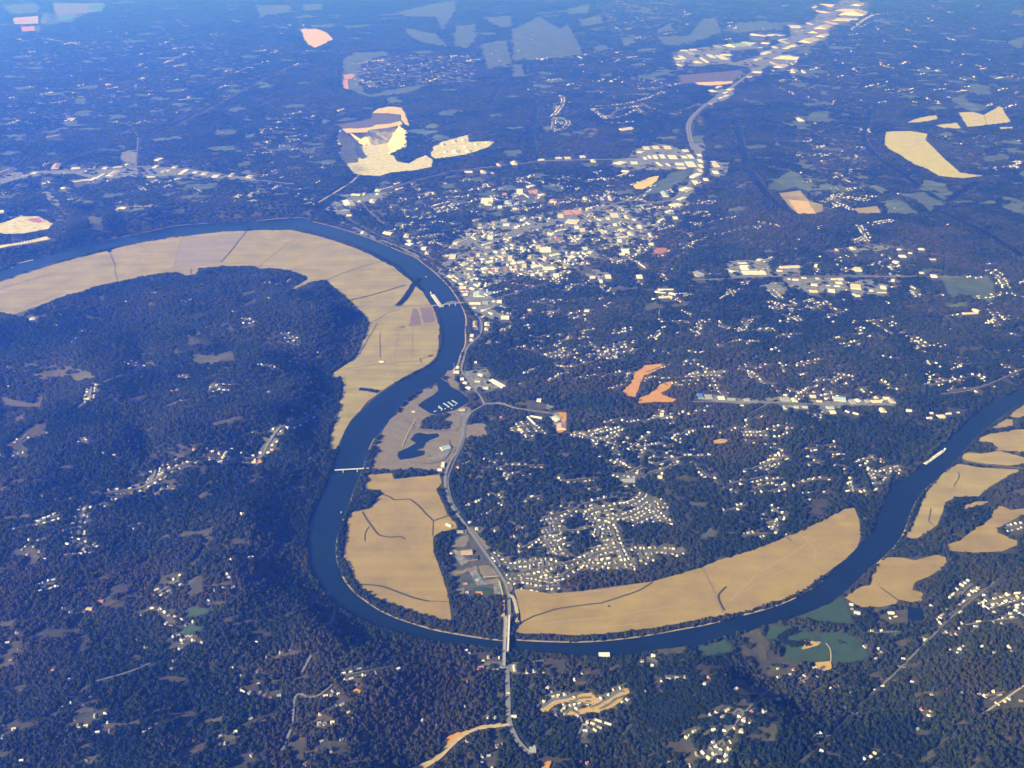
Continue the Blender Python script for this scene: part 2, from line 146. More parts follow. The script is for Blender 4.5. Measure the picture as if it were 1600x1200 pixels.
ROADS = [(PX(a), w, m) for a, w, m in (
 ('1362,-20 1340,0 1265,42 1209,90 1171,116 1145,135 1109,159 1083,180 1075,195 1077,212 1081,228 1093,240 1094,262 1086,280 1066,303 1052,313', 42, 'h'),
 ('1052,313 1020,318 985,312 955,320 900,337 850,350 800,366 760,382 720,400 690,415', 20, 'h'), ('985,312 1040,290 1085,278', 14, 's'), ('840,252 900,250 960,249 1020,251 1090,250', 22, 'h'), ('700,268 760,262 800,256 840,252', 12, 's'),
 ('700,418 740,440 742,470 740,489 752,500 753,514 750,525 740,534 730,542 726,555 722,570 720,580 730,591 740,607 752,622 757,632', 15, 'h'),
 ('757,632 735,645 726,655 724,667 722,686 717,699 710,712 703,722 696,740 695,760 702,785 711,800 730,824 755,860 770,880 782,899 790,912 794,925 795,937 796,950 796,964', 14, 'h'),
 ('742,640 731,652 727,668 725,690 720,702 712,716 706,730 700,745 700,762 706,785 718,803', 8, 's'),
 ('757,632 785,630 800,638 830,642 860,646', 16, 'h'), ('792,1040 793,1070 794,1100 794,1120 797,1134 806,1155 818,1170 832,1180', 18, 'h'),
 ('796,1133 775,1136 745,1139 725,1149 702,1169 684,1189 654,1199 640,1206', 12, 'g'), ('542,479 580,480 620,480 650,478 680,477', 9, 's'), ('722,473 760,470 800,460 860,440', 9, 's'),
 ('1084,438 1150,436 1200,432 1320,432 1440,432 1500,434', 14, 'h'), ('1060,455 1000,452 955,449', 9, 's'), ('1286,393 1310,390 1350,382 1390,384 1420,392 1490,402', 9, 's'), ('1315,434 1326,456', 12, 's'),
 ('1080,628 1160,630 1240,630 1300,634 1360,632 1400,634', 11, 'h'), ('1600,576 1570,590 1540,603 1510,612 1470,616', 11, 's'), ('1290,645 1285,636', 8, 's'), ('1200,632 1180,642 1165,650', 9, 's'),
 ('-20,296 0,288 50,272 90,266 150,265 200,260 260,262 330,270 400,282 460,288', 18, 'h'), ('216,215 214,240 212,262', 12, 's'), ('200,190 215,212', 8, 's'), ('400,178 490,176 560,172', 8, 's'), ('497,317 520,303 550,285 562,272', 12, 'g'), ('520,303 545,308 590,304 640,284 700,270', 12, 's'),
 ('525,330 560,352 600,372 640,388 690,412', 8, 's'), ('560,308 575,330 600,350', 10, 's'),
 ('510,702 497,707 480,720', 5, 's'), ('352,722 330,716 305,720 285,728 262,736', 6, 's'), ('410,680 440,668 485,650', 6, 's'), ('400,685 440,665', 5, 's'), ('352,714 370,724 400,724', 7, 's'), ('160,598 200,582 225,574', 6, 's'), ('256,742 215,766 170,770', 6, 's'), ('243,735 240,748 230,757', 7, 's'),
 ('540,1057 570,1050 615,1042', 7, 's'), ('470,1055 484,1028 487,1025', 5, 's'), ('498,973 514,978 523,962 522,944', 7, 's'), ('505,1026 545,1005', 0, 's'), ('457,1130 460,1080 490,1095 520,1070', 5, 's'), ('150,1065 200,1052 235,1037', 4, 's'), ('440,1175 455,1140', 5, 's'),
 ('801,1037 820,1037 850,1033', 6, 's'), ('757,1035 791,1037', 8, 's'), ('905,1117 912,1135 900,1155', 7, 's'), ('848,1110 862,1100 880,1094 905,1094 930,1098 950,1098 960,1090 975,1082', 7, 'g'),
 ('1380,1070 1410,1042 1440,1010 1452,1000 1475,975 1510,945 1560,905', 8, 's'), ('1394,1038 1412,1045 1430,1045', 5, 'g'), ('1335,1118 1360,1100 1385,1085', 0, 's'), ('1530,1120 1560,1100 1600,1072', 7, 'g'), ('1290,1006 1298,1015 1298,1035', 4, 'g'), ('1530,949 1560,940 1600,932', 7, 's'), ('1497,720 1540,727 1590,732 1630,735', 9, 's'),
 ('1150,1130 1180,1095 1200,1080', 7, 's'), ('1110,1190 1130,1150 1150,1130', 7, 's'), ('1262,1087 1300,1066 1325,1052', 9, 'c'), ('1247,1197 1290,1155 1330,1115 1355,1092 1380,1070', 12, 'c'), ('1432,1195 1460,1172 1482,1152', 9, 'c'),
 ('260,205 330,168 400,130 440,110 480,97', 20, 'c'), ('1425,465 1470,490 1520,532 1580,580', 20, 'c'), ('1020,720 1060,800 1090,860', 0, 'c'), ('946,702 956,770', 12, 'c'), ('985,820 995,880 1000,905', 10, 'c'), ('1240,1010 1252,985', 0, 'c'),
 ('755,903 779,901', 6, 'g'), ('780,908 785,928 786,934', 7, 'g'), ('794,930 803,932 808,950 810,962 806,972', 7, 'g'), ('757,1000 740,990', 0, 's'), ('650,655 640,672 632,690 628,700', 5, 'g'), ('630,655 645,665 650,673 690,674 715,672', 6, 's'), ('700,690 705,700 700,712 690,722 660,726 640,722', 6, 's'), ('1500,430 1540,470 1590,520', 0, 's'),
 ('850,620 820,605 800,598', 0, 's'), ('820,545 860,560 900,575 960,552 1000,545', 6, 's'), ('890,575 940,560', 7, 's'), ('760,575 735,576', 8, 's'), ('870,500 930,470', 0, 's'), ('985,745 1030,735 1070,722', 7, 's'), ('1160,735 1190,728 1220,718', 8, 's'))]
# subdivision streets (polyline, spacing between houses m, sides)
def _st(ox, oy, k, *ls):
    return [PX(l, ox, oy, k) for l in ls]
STREETS = {
 'sub': _st(880, 740, 8, '300,520 330,480 400,455 560,430 700,400 820,380 900,350 980,290 1010,250', '300,520 350,570 420,610 500,615 580,640 620,700 650,800 690,900 720,960 760,1050 830,1150 850,1200', '590,510 610,540 700,550 800,520 900,480 990,440', '820,350 900,400 990,440 1060,490', '940,360 1010,410 1080,440 1130,470', '840,630 930,590 1050,540 1150,500 1180,490 1230,560 1300,600 1370,610', '1010,310 1100,350 1150,400 1130,450 1180,490', '1130,420 1220,400 1290,400', '430,870 550,860 660,840', '300,1050 340,1030 420,990 560,960 690,930', '420,640 450,720 430,790', '480,640 540,700 560,780', '890,980 950,960 1050,965 1200,950 1300,960 1400,970 1490,1030', '950,960 1000,1060 1090,1110', '230,1140 330,1160 400,1140 470,1180 560,1150 700,1140 820,1110', '1170,510 1150,560 1180,620', '1180,330 1240,370'),
 'west': _st(680, 800, 8, '1400,90 1430,160 1440,240', '1470,90 1500,160 1520,240', '1340,330 1400,380 1440,450 1470,540', '1400,310 1470,340 1540,330 1600,300', '1480,380 1540,390 1600,380', '1500,440 1520,500 1600,490', '830,650 960,670 1100,650 1200,640 1310,600', '960,880 1050,850 1130,860 1220,870 1310,890', '1060,820 1200,800 1350,790 1450,780', '1100,930 1190,945 1310,960', '1050,740 1240,730 1400,760', '870,820 980,880 1030,910', '1340,600 1350,680 1330,770', '1400,850 1500,830 1600,800', '1450,930 1560,920', '1380,900 1480,890', '1550,660 1600,690', '690,520 780,580 820,680'),
 'site': _st(830, 1060, 9.412, '150,450 260,360 330,320 430,310 540,290', '560,345 640,340 720,295 800,290 880,290', '800,345 880,350', '520,510 560,470 600,480 700,520', '860,430 940,410 1000,380 1080,330 1160,290 1230,230 1300,200 1370,200', '1000,460 1090,420 1160,380 1240,310 1310,290 1380,260'),
 'apts': _st(830, 1060, 9.412, '780,690 860,740', '930,680 1000,720'),
 'tri': _st(800, 0, 4, '310,600 325,630 290,690 250,730', '265,740 255,830 330,800 360,760 300,730 265,740', '270,650 265,690', '300,760 320,780'),
 'mesh': _st(800, 0, 4, '500,680 560,720 580,745', '490,665 640,660 760,640 850,610 960,580', '520,680 700,680 800,660', '580,740 640,700 720,670', '560,760 660,770 740,760', '620,740 740,710 760,690 840,700', '760,660 800,700 850,725', '640,610 760,600', '750,530 900,510 990,540', '780,560 900,545', '800,590 990,570', '800,640 860,680 930,690', '880,640 920,650', '410,860 460,810 520,795', '440,865 500,850 520,805', '980,715 1060,690 1170,645', '1000,720 1070,705', '1090,680 1160,655', '800,560 960,545', '850,700 950,690'),
 'row1': _st(800, 600, 4, '380,310 440,320 510,300 560,310 620,295 675,278', '380,325 470,325 530,350 590,350 640,310', '590,375 640,395', '40,240 80,290 110,330', '5,260 40,310', '120,250 190,310', '1440,310 1540,310 1600,308'),
 'hill': _st(1200, 600, 4, '560,500 600,480 640,465 720,480', '630,550 700,560 760,545 830,520', '650,605 720,585', '640,575 740,575 800,550', '10,460 60,458 120,462', '15,480 80,490', '-30,505 40,480 110,455', '1480,905 1600,880', '0,760 60,790 80,850', '0,880 70,870'),
 'road': _st(1200, 900, 4, '1350,190 1420,165 1500,145 1600,125', '1380,210 1450,190 1540,165 1600,150', '1180,150 1230,90 1280,50', '1420,255 1520,255', '1160,345 1180,355', '1390,780 1460,745', '1580,205 1590,210'),
 'rail': _st(800, 900, 4, '1380,860 1420,830 1460,870', '1260,1000 1300,990 1330,1065', '1220,1070 1300,1140 1310,1090 1240,1140', '1430,930 1450,940', '840,510 910,540'),
 'far': _st(0, 0, 4, '200,240 290,240 380,260', '440,265 490,280', '520,300 580,275 680,265', '560,310 680,290', '790,320 810,250', '680,270 680,320', '20,320 100,330 200,350', '100,400 150,430', '540,350 620,350', '560,410 620,360', '1110,120 1160,180', '1130,120 1180,190', '1000,180 1050,200 1080,300', '1100,240 1350,240', '1200,375 1400,370 1600,375', '1320,465 1480,460 1600,400', '1080,430 1150,480 1180,430', '640,520 740,500', '700,600 740,615 840,600 880,610', '920,580 945,560', '740,775 850,750 930,755', '440,790 540,790', '580,740 680,720 760,715', '1300,960 1390,955', '1500,850 1600,860', '1510,750 1600,745'),
 'farr': _st(1200, 0, 4, '515,190 600,120 680,85 850,80', '550,190 650,130 780,120', '410,280 440,240', '680,85 1000,70 1070,50', '990,85 1060,85', '370,345 440,345', '440,335 580,355', '380,365 640,380', '700,345 840,340', '120,460 230,450', '250,440 400,480', '180,580 290,530 400,500', '730,495 890,450', '960,460 1150,470', '730,425 830,440', '10,550 60,530 100,560 80,585', '230,650 280,610', '950,400 1060,400', '380,250 540,230', '620,310 760,280 900,285', '700,250 830,200'),
 'oval': _st(400, 0, 4, '650,400 720,380 820,380', '860,355 1000,345 1200,360 1320,350', '660,430 800,440 920,430 1000,400 1150,380', '700,460 850,470 1000,450 1180,420', '650,500 700,510 850,530', '700,510 900,510 1060,490 1180,470', '960,470 1090,450 1180,400', '1150,480 1240,430 1350,410', '1130,490 1240,480 1340,460', '1200,510 1350,510', '1290,400 1360,380', '0,400 60,395 180,400 340,410', '20,740 170,735 230,735', '20,830 130,820 200,825', '250,700 340,690'),
 'topm': _st(800, 0, 4, '560,25 660,20 740,30 860,60', '570,60 640,140 720,140', '600,130 680,120', '660,30 690,60 740,40 880,50', '820,100 900,85 1000,70', '950,10 1010,60 1000,90', '960,5 1020,20 1040,60', '660,190 700,175 800,160', '680,200 740,210', '790,210 870,200', '800,235 880,235', '1210,60 1340,55', '1000,10 1080,30', '760,55 850,40'),
 'creek': _st(1200, 300, 4, '350,60 460,10', '420,70 500,100', '400,20 600,50', '570,210 620,280', '640,200 770,180', '470,960 560,940', '890,900 990,960', '920,940 960,970', '1380,500 1430,490 1490,600', '1390,800 1440,820 1380,830', '1400,740 1450,800', '1470,790 1540,780', '120,770 180,820', '20,620 70,660', '1080,790 1200,775', '560,850 600,860'),
 'rows2': _st(1080, 340, 5, '740,760 810,820', '820,770 840,800', '0,890 60,860', '370,880 450,885 640,875', '280,560 310,610', '880,660 960,640', '770,720 860,715', '620,560 690,640', '600,650 690,680', '1270,190 1360,140 1380,190', '1310,60 1360,170', '1450,40 1570,20'),
 'left': _st(0, 0, 1, '352,722 330,716 305,720 285,728 262,736', '256,742 235,755 215,766 170,770', '243,735 240,748 230,757', '410,680 440,668 485,650', '330,688 365,682 400,680', '135,792 125,812 122,838', '56,817 75,812 92,806', '110,845 135,852 145,860', '540,1057 570,1050 615,1042', '325,610 345,605 360,607', '375,500 385,503 395,500', '200,565 225,575', '445,520 455,530 460,540', '440,560 470,565', '60,918 85,912', '250,925 285,905', '140,626 143,605'),
 'rows3': _st(1080, 580, 5, '0,35 80,20 260,15', '150,60 190,160', '460,10 510,60', '410,485 520,490', '1120,30 1260,50'),
}
SPACING = {'left': 40, 'sub': 19, 'west': 22, 'site': 15, 'apts': 30, 'tri': 24, 'mesh': 26, 'row1': 22, 'hill': 26, 'road': 34, 'rail': 95, 'far': 40, 'farr': 38, 'oval': 36, 'topm': 42, 'creek': 26, 'rows2': 26, 'rows3': 24}
# scattered houses: polygon, count, tree density there
SCATTER = [(PX(a), n, d) for a, n, d in (
 ('0,85 400,85 440,105 260,200 0,210', 300, .62), ('0,55 330,50 380,90 0,90', 120, .6), ('380,180 490,176 500,250 380,260', 110, .55), ('555,92 740,86 745,128 560,140', 60, .35), ('0,262 300,250 470,290 480,320 200,325 0,300', 170, .6), ('400,250 520,250 500,300 420,310', 40, .85),
 ('560,330 620,310 760,300 860,320 760,360 690,410 600,360', 260, .6), ('690,400 720,360 860,330 1000,320 1010,365 930,400 880,430 790,440 740,470 700,430', 480, .2), ('880,300 1010,300 1075,325 1010,400 900,425', 230, .3), ('640,285 1000,265 1000,315 820,330 660,330', 340, .55), ('1000,290 1100,280 1130,360 1060,420 980,440 960,390', 240, .6),
 ('740,440 880,430 960,440 1060,440 1080,520 900,560 760,560', 320, .72), ('740,540 1060,520 1120,610 880,610 800,600', 150, .82), ('1080,300 1300,340 1600,420 1600,480 1400,470 1080,440', 260, .78), ('1060,440 1400,470 1420,560 1300,580 1080,570', 220, .75), ('1400,500 1600,500 1600,600 1420,610', 60, .93),
 ('1060,560 1400,570 1560,610 1400,625 1080,625', 130, .78), ('700,690 780,650 880,690 1000,690 1060,760 920,790 900,850 800,860 730,820', 150, .62), ('800,840 890,760 920,800 920,890 850,925 790,905', 60, .5), ('1000,640 1080,650 1080,740 1000,740', 90, .75), ('1090,640 1280,640 1260,760 1200,860 1090,820', 120, .8), ('900,660 1000,655 1000,690 900,690', 40, .75),
 ('1130,720 1340,700 1400,760 1200,790', 60, .85), ('1090,0 1600,0 1600,110 1350,110 1160,120', 280, .62), ('1180,100 1600,90 1600,170 1260,170', 260, .65), ('1240,180 1360,200 1350,330 1280,330 1250,290', 170, .5), ('1440,215 1600,205 1600,265 1520,265', 80, .6), ('800,80 1080,80 1090,130 960,150 830,150', 160, .65),
 ('930,0 1080,0 1070,70 960,60', 60, .5), ('400,40 480,30 480,110 400,110', 60, .7), ('0,0 330,0 330,50 120,60 0,40', 60, .9), ('0,440 500,440 520,700 0,720', 110, .9), ('0,720 480,720 480,980 0,980', 80, .93), ('0,960 780,1030 780,1200 0,1200', 120, .93), ('820,1030 1240,1010 1300,1200 830,1200', 40, .96), ('1240,1000 1600,880 1600,1200 1240,1200', 70, .9), ('1440,890 1600,880 1600,1000 1480,980', 22, .8))]
# larger buildings: area key -> 'x,y,w,h,angle,colour' in photo pixels (w across, h down; colours: w white c cream g grey b blue-grey B blue r red o tan-orange k dark)
BLD = {
 'town': '707,402,10,7,0,c 724,414,8,6,15,c 734,421,10,3,10,c 747,399,6,5,0,c 737,406,6,6,0,o 766,372,9,6,0,w 722,377,14,3,-18,c 711,381,7,4,0,w 740,373,9,3,28,c 761,382,15,4,-15,c 762,387,9,4,0,o 757,421,9,6,-10,w 765,410,6,9,30,w 770,404,5,8,30,c 754,406,5,7,30,w 786,402,7,8,20,o 797,404,7,8,0,c 787,394,7,5,0,o 802,412,9,4,0,w 814,411,12,4,-8,w 819,416,7,6,0,c 836,417,12,6,-10,w 852,391,18,8,0,w 841,387,8,5,0,c 867,399,14,4,-10,w 851,403,8,6,35,o 857,420,18,5,0,w 869,431,9,6,0,w 776,423,6,5,0,c 771,423,5,4,0,r 790,421,6,5,0,r 815,389,5,5,0,w 827,402,6,5,0,c 805,422,6,3,0,w 815,422,5,3,0,w 845,429,5,5,0,w 832,430,6,4,0,w 861,367,8,5,15,w 874,361,12,3,-12,w 871,374,10,4,0,r 791,375,11,3,35,c 800,384,6,4,25,c 787,345,10,4,0,g 791,352,10,4,0,w 771,349,6,5,0,o 806,356,6,4,0,w 825,350,6,5,30,w 743,345,8,4,-15,o 750,352,6,4,0,g 775,395,6,6,30,w 778,400,5,6,30,g 760,398,5,6,30,g',
 'river street': '704,433,8,5,20,c 712,434,11,4,35,c 710,439,8,3,25,c 721,445,6,6,30,w 723,450,11,4,0,w 723,455,7,4,0,r 730,455,6,4,0,r 727,461,8,4,0,w 739,452,7,6,20,c 745,447,8,6,30,w 749,461,19,8,0,b 762,460,9,8,15,b 742,475,18,4,0,w 758,474,10,5,0,g 780,472,8,5,0,w 771,472,5,3,0,w 741,482,6,3,0,w 754,486,6,3,0,w 762,484,8,3,-15,w 767,491,6,6,30,w 789,497,13,6,0,w 761,507,8,5,0,c 760,515,6,4,0,c 742,507,6,9,0,o 737,525,6,4,0,w 737,532,6,4,0,c 764,534,5,2,0,r 777,600,24,9,28,w 713,582,9,5,0,c 715,575,5,4,0,w 751,587,7,5,20,w 746,597,9,3,0,c 722,593,6,4,0,w 727,599,6,4,15,w 732,607,7,5,20,w 759,607,8,4,0,c 743,567,4,3,0,w 607,365,13,5,10,c 635,369,8,5,0,c 640,382,9,5,15,w 662,389,8,5,0,w 667,396,6,4,0,c 566,364,5,4,0,w 640,377,6,4,20,w 655,380,6,3,-15,w',
 'marina': '696,701,14,9,-15,b 692,727,5,8,0,w 722,641,10,4,0,o 646,644,5,3,0,c 687,735,7,4,0,w',
 'roadside plant': '701,822,9,5,25,w 729,864,18,8,-5,o 738,873,16,8,-5,k 706,866,4,7,-30,c 746,907,6,5,10,g 719,832,10,4,0,g 745,827,5,4,0,w 730,926,5,4,0,g 722,864,4,6,0,g',
 'bridge end': '804,1045,5,10,0,c 751,1044,10,7,0,r 755,1033,4,3,0,c 763,1028,4,5,0,o 728,1016,5,3,0,w 780,1029,2,5,0,w 733,1021,4,2,0,b 944,1024,17,6,0,w 803,1120,8,4,0,w 832,1173,11,8,0,g 835,1168,4,5,0,o 794,1084,5,3,0,c',
 'apartments': '935,1126,11,3,18,c 950,1131,11,3,18,c 926,1131,7,3,15,c 915,1133,6,3,10,o 937,1137,7,3,20,g 914,1142,7,2,0,w',
 'left woods': '140,952,9,5,0,o 157,940,9,5,-10,r 352,710,3,8,0,w 344,721,7,5,0,w 397,723,6,4,0,c 140,622,4,5,0,c 60,815,6,4,0,w 3,650,8,5,-20,c 68,917,8,4,-10,w 108,1063,4,4,0,w 132,796,4,4,0,c 131,806,5,4,0,c 52,498,9,5,0,w 178,711,4,2,0,w 213,1000,3,2,0,w',
 'quarry edge': '532,172,5,4,0,c 557,305,13,3,8,c 604,294,20,3,-18,c 620,287,8,3,-15,w 624,295,10,4,-20,w 590,298,8,3,0,w 590,304,6,3,0,w 569,304,4,4,0,w 646,287,6,3,-20,r 545,318,16,9,-5,w 536,327,20,7,-5,k 546,337,8,3,0,w 582,315,9,5,0,w 556,305,14,3,0,c 562,315,6,3,0,c 710,221,6,4,0,c 692,227,6,4,0,c 712,238,11,5,0,w 732,237,9,4,0,w 696,238,5,3,0,w 762,223,7,3,-10,w 744,226,6,3,0,w 727,230,6,3,15,w 724,219,5,3,0,w',
 'school': '761,314,19,8,0,w 763,319,12,5,0,c 781,324,7,4,0,w 812,300,10,8,0,w 822,306,10,3,35,c 827,292,8,5,-15,w 794,317,11,5,0,b 804,327,7,3,0,w 755,269,9,4,0,c 732,269,12,3,0,w 779,258,6,3,0,c 804,255,8,5,0,c 769,271,4,2,0,w 846,305,5,8,25,w 864,315,12,4,0,o 914,311,7,4,0,c 941,311,5,4,0,o 953,310,5,7,0,c',
 'shopping strip': '969,255,12,7,10,w 977,268,12,3,5,w 991,255,10,4,0,w 1030,257,10,7,35,w 1044,258,7,6,35,w 1062,257,13,4,0,w 1079,257,13,8,0,w 1065,263,13,3,0,c 1051,246,12,6,0,w 1079,245,7,6,0,w 1069,246,8,4,0,w 1071,236,9,4,0,c 1035,245,7,6,0,w 1024,246,6,6,0,w 1015,246,5,5,0,w 1008,248,5,4,0,w 1117,257,9,9,0,c 1118,270,8,5,0,w 1086,275,15,7,-25,w 1086,285,8,5,0,w 1094,252,6,5,0,w 1095,260,6,5,0,w 1094,267,6,5,0,c 1093,243,6,4,0,w 1069,296,13,7,-20,w 1077,298,12,3,-25,w 1039,304,10,8,0,b 1065,311,11,5,-20,w 1056,321,14,6,-10,w 1103,281,7,4,0,w 1032,345,11,5,-30,w 1055,341,7,4,0,w 1045,331,9,5,-20,w 802,255,8,4,0,w 845,250,10,3,0,w 872,247,10,3,0,w 887,247,9,3,0,c 910,245,8,3,0,w 927,252,8,4,0,c 977,202,18,5,-5,c 1000,238,6,6,-20,c 1010,232,9,5,0,c 1025,231,9,5,0,c 1043,231,10,5,0,c',
 'far highway': '1150,72,22,4,-5,b 1171,70,19,4,-5,b 1068,79,12,2,0,w 1083,78,10,2,0,w 1057,92,4,8,-30,w 1062,102,8,4,20,w 1079,83,9,5,0,g 1066,90,6,5,0,w 1100,94,5,8,0,w 1121,73,9,4,0,g 1128,90,11,6,0,w 1111,88,8,5,0,w 1091,98,12,2,0,c 1137,86,4,7,-20,w 1210,55,14,4,-8,w 1221,62,8,4,10,w 1226,66,6,4,0,b 1176,56,8,4,0,w 1188,56,8,5,0,c 1196,83,12,4,-20,w 1184,93,8,3,-20,c 1186,75,6,3,0,w 1210,74,6,3,0,w 1197,68,5,3,-15,c 1221,90,12,5,-20,w 1237,92,7,7,-20,c 1229,89,6,5,-20,c 1220,104,10,5,-20,c 1209,99,7,4,0,o 1239,72,9,4,-20,w 1231,75,9,3,-20,w 1242,42,8,8,30,w 1263,64,16,6,-20,c 1286,56,10,4,-20,c 1286,43,11,5,-25,c 1299,36,10,4,0,o 1321,31,11,7,-20,w 1323,16,16,4,-10,w 1336,22,9,9,-30,c 1284,19,9,3,0,c 1273,11,6,3,0,w 1293,9,8,3,0,c 1264,37,5,3,0,w 1274,50,9,4,-20,r 1184,113,7,5,-15,w 1173,120,5,4,0,w 1122,136,9,3,-10,w 1112,142,8,4,0,w 1141,140,6,4,-20,c 1134,145,6,3,-20,w 1249,187,8,5,0,w 1094,187,7,8,-40,k 1239,111,8,5,0,c 1255,112,6,4,0,c 1135,150,5,3,-20,w 1127,153,5,3,-20,w 1110,163,5,3,0,w 1350,6,9,3,-15,w 1340,8,8,3,-15,c',
 'mall': '1178,427,36,6,0,w 1163,420,12,6,0,w 1160,412,13,2,0,w 1163,416,13,2,0,w 1140,424,3,17,-25,w 1186,407,5,6,-20,c 1092,430,13,13,-12,g 1234,418,30,4,-3,c 1218,424,8,3,0,c 1275,415,5,4,0,w 1340,421,11,6,0,c 1337,449,16,9,5,c 1299,455,11,6,5,w 1271,456,12,4,0,c 1272,446,10,4,5,w 1311,443,9,4,0,w 1308,448,8,3,0,w 1313,437,8,4,0,c 1303,437,8,3,0,c 1277,436,5,3,0,c 1256,435,7,3,0,c 1243,438,9,3,0,w 1233,437,4,3,0,c 1294,447,6,2,0,c 1380,450,9,6,5,w 1378,458,14,2,0,c 1361,455,6,3,0,w 1340,463,7,3,0,w 1333,461,5,3,0,w 1332,389,8,4,0,c 1307,391,4,3,0,c 1395,438,6,4,0,c 1406,390,8,4,0,w 1410,401,10,4,0,w 1422,396,6,2,0,w 1439,390,9,3,0,w 1399,410,5,6,-20,w 1457,406,10,2,0,c 1429,457,10,6,0,b 1516,490,24,3,-3,c 1525,486,5,7,-20,c 1440,427,7,3,0,c 1459,432,10,5,0,w',
 'hill school': '1027,457,3,9,-15,w 1040,453,24,3,-3,w 1052,460,3,10,-15,w 1040,465,20,3,-3,w 1036,458,9,2,0,w 999,433,9,6,0,w 926,434,9,4,5,w 950,433,9,6,0,w 939,440,5,5,0,w 977,393,12,7,0,w 972,398,8,3,0,w 922,395,7,5,10,c 894,402,9,4,10,w 1003,415,13,3,35,c 968,377,7,5,0,w 972,360,11,4,10,c 975,371,12,3,-5,c 965,367,6,6,-15,b 977,366,8,6,-10,k 985,366,10,5,0,c 986,357,8,3,25,w 999,355,7,6,0,w 894,347,19,7,5,c 901,356,7,5,0,w 910,360,8,5,0,c 960,337,12,7,0,c 950,342,6,5,0,c 936,344,8,3,20,c 961,352,6,4,0,w 896,375,13,4,40,c 904,374,4,8,-35,c 914,389,8,4,0,c 991,344,6,4,20,w 979,340,7,5,0,c 1017,382,8,4,0,w 1016,368,5,6,0,c 943,362,10,2,35,c 876,338,9,6,0,c 943,474,0,0,0,w 866,485,0,0,0,w 917,486,8,4,0,c 827,485,6,3,0,c 1054,706,0,0,0,w',
 'industrial road': '1094,620,8,8,0,B 1107,621,11,7,0,g 1127,623,10,6,0,w 1143,625,12,4,0,g 1167,626,9,5,0,g 1159,634,6,2,0,w 1227,618,6,3,10,c 1227,625,14,7,0,g 1241,626,9,6,0,c 1270,620,8,5,0,c 1280,628,8,4,0,c 1311,624,20,9,5,b 1332,629,9,7,0,g 1340,627,5,7,-15,w 1355,628,7,5,0,g 1369,628,16,5,0,c 1369,622,6,4,0,c 1385,623,9,5,0,c 1394,628,9,6,0,o 1297,638,11,5,0,b 1301,645,9,5,0,w 1324,644,7,5,20,w 1337,647,9,4,15,w 1379,642,9,7,0,c 1226,638,6,5,0,b 1244,637,7,4,0,b 1258,637,7,4,0,b 1420,642,9,4,0,w 1470,651,10,6,0,c 1452,654,8,3,0,w 1482,647,8,3,0,w 1497,645,4,2,0,w 1455,646,5,3,0,w 1525,612,4,3,0,c',
 'central woods': '866,655,6,15,-20,w 871,652,4,12,-20,g 877,668,15,9,0,o 1035,643,5,3,0,c 1034,647,6,3,5,c 1034,651,6,3,5,c 1022,650,4,2,0,c 1049,652,4,3,10,c 980,752,24,5,0,g 1031,746,7,5,0,c 842,626,7,5,10,w 837,652,20,3,12,w 830,658,18,3,45,w 813,672,4,10,-30,c 960,905,0,0,0,w',
 'left strip': '8,266,22,7,-25,c 88,260,12,8,-5,o 118,263,14,5,-10,w 164,263,7,3,0,w 184,262,14,3,-5,c 200,258,9,3,-5,c 177,272,12,8,0,c 146,280,7,5,0,w 133,282,14,2,-4,w 120,284,12,2,-5,w 156,276,5,8,0,w 236,277,13,2,0,w 249,249,7,4,0,w 243,261,6,4,0,w 256,268,5,4,0,c 264,267,6,3,0,c 273,262,8,3,0,c 277,280,8,4,-10,w 284,271,7,4,0,w 290,267,8,4,0,w 99,294,6,2,0,w 54,271,7,3,0,w 69,287,6,3,0,w 72,282,14,2,35,w 184,327,6,4,0,w 194,325,7,4,0,c 107,187,5,4,0,w 114,187,4,4,0,w 83,213,20,3,-10,c 362,274,6,5,0,c 390,277,10,4,0,c 337,276,10,4,0,w 25,339,20,2,-5,w 2,331,8,6,0,w 320,272,9,4,0,c 305,270,7,3,0,w',
 'farm right': '1330,945,6,4,10,w 1331,952,4,3,0,g 1339,958,10,5,10,b 1392,959,9,5,0,w 1259,1003,8,6,10,r 1411,1029,6,3,0,w 1426,1065,7,4,0,w 1162,1072,26,2,-2,k 1162,1076,28,2,-2,r 1164,1080,28,2,-2,k 1148,1077,8,6,-20,w 1595,1096,5,4,0,o 1561,1087,7,3,-10,c 596,566,7,3,0,w 1274,1043,3,3,0,c 1160,1066,0,0,0,w',
}
PLACE = {  # how each area reads in the photograph
 'town': 'in the town centre', 'river street': 'along the street by the river', 'marina': 'beside the marina', 'roadside plant': 'by the road above the ball field',
 'bridge end': 'near the highway bridge', 'apartments': 'below the new ochre subdivision', 'left woods': 'in the woods left of the river', 'quarry edge': 'below the quarry',
 'school': 'north of the town centre', 'shopping strip': 'on the far shopping strip', 'far highway': 'along the far highway', 'mall': 'on the road right of town',
 'hill school': 'right of the town centre', 'industrial road': 'on the road above the barges', 'central woods': 'in the central woods', 'left strip': 'on the upper left strip',
 'farm right': 'among fields across the river'}
CNAME = {'w': 'white', 'c': 'cream', 'g': 'grey', 'b': 'blue grey', 'B': 'bright blue', 'r': 'rust red', 'o': 'tan brown', 'k': 'dark'}
import bpy, bmesh, math, random
import numpy as np
from mathutils import Vector, Matrix
from mathutils.geometry import tessellate_polygon
random.seed(7); RNG = np.random.default_rng(7)
S = bpy.context.scene
COL = S.collection
# ---------------------------------------------------------------- camera geometry
W0, H0 = 1600, 1200
CAM_H, DEP, HFOV = 2550.0, math.radians(26.0), math.radians(58.0)
FPX = W0 / 2 / math.tan(HFOV / 2)
CD, SD = math.cos(DEP), math.sin(DEP)
SUN_DIR = Vector((0.80, 0.46, -0.47)).normalized()      # the way the light travels

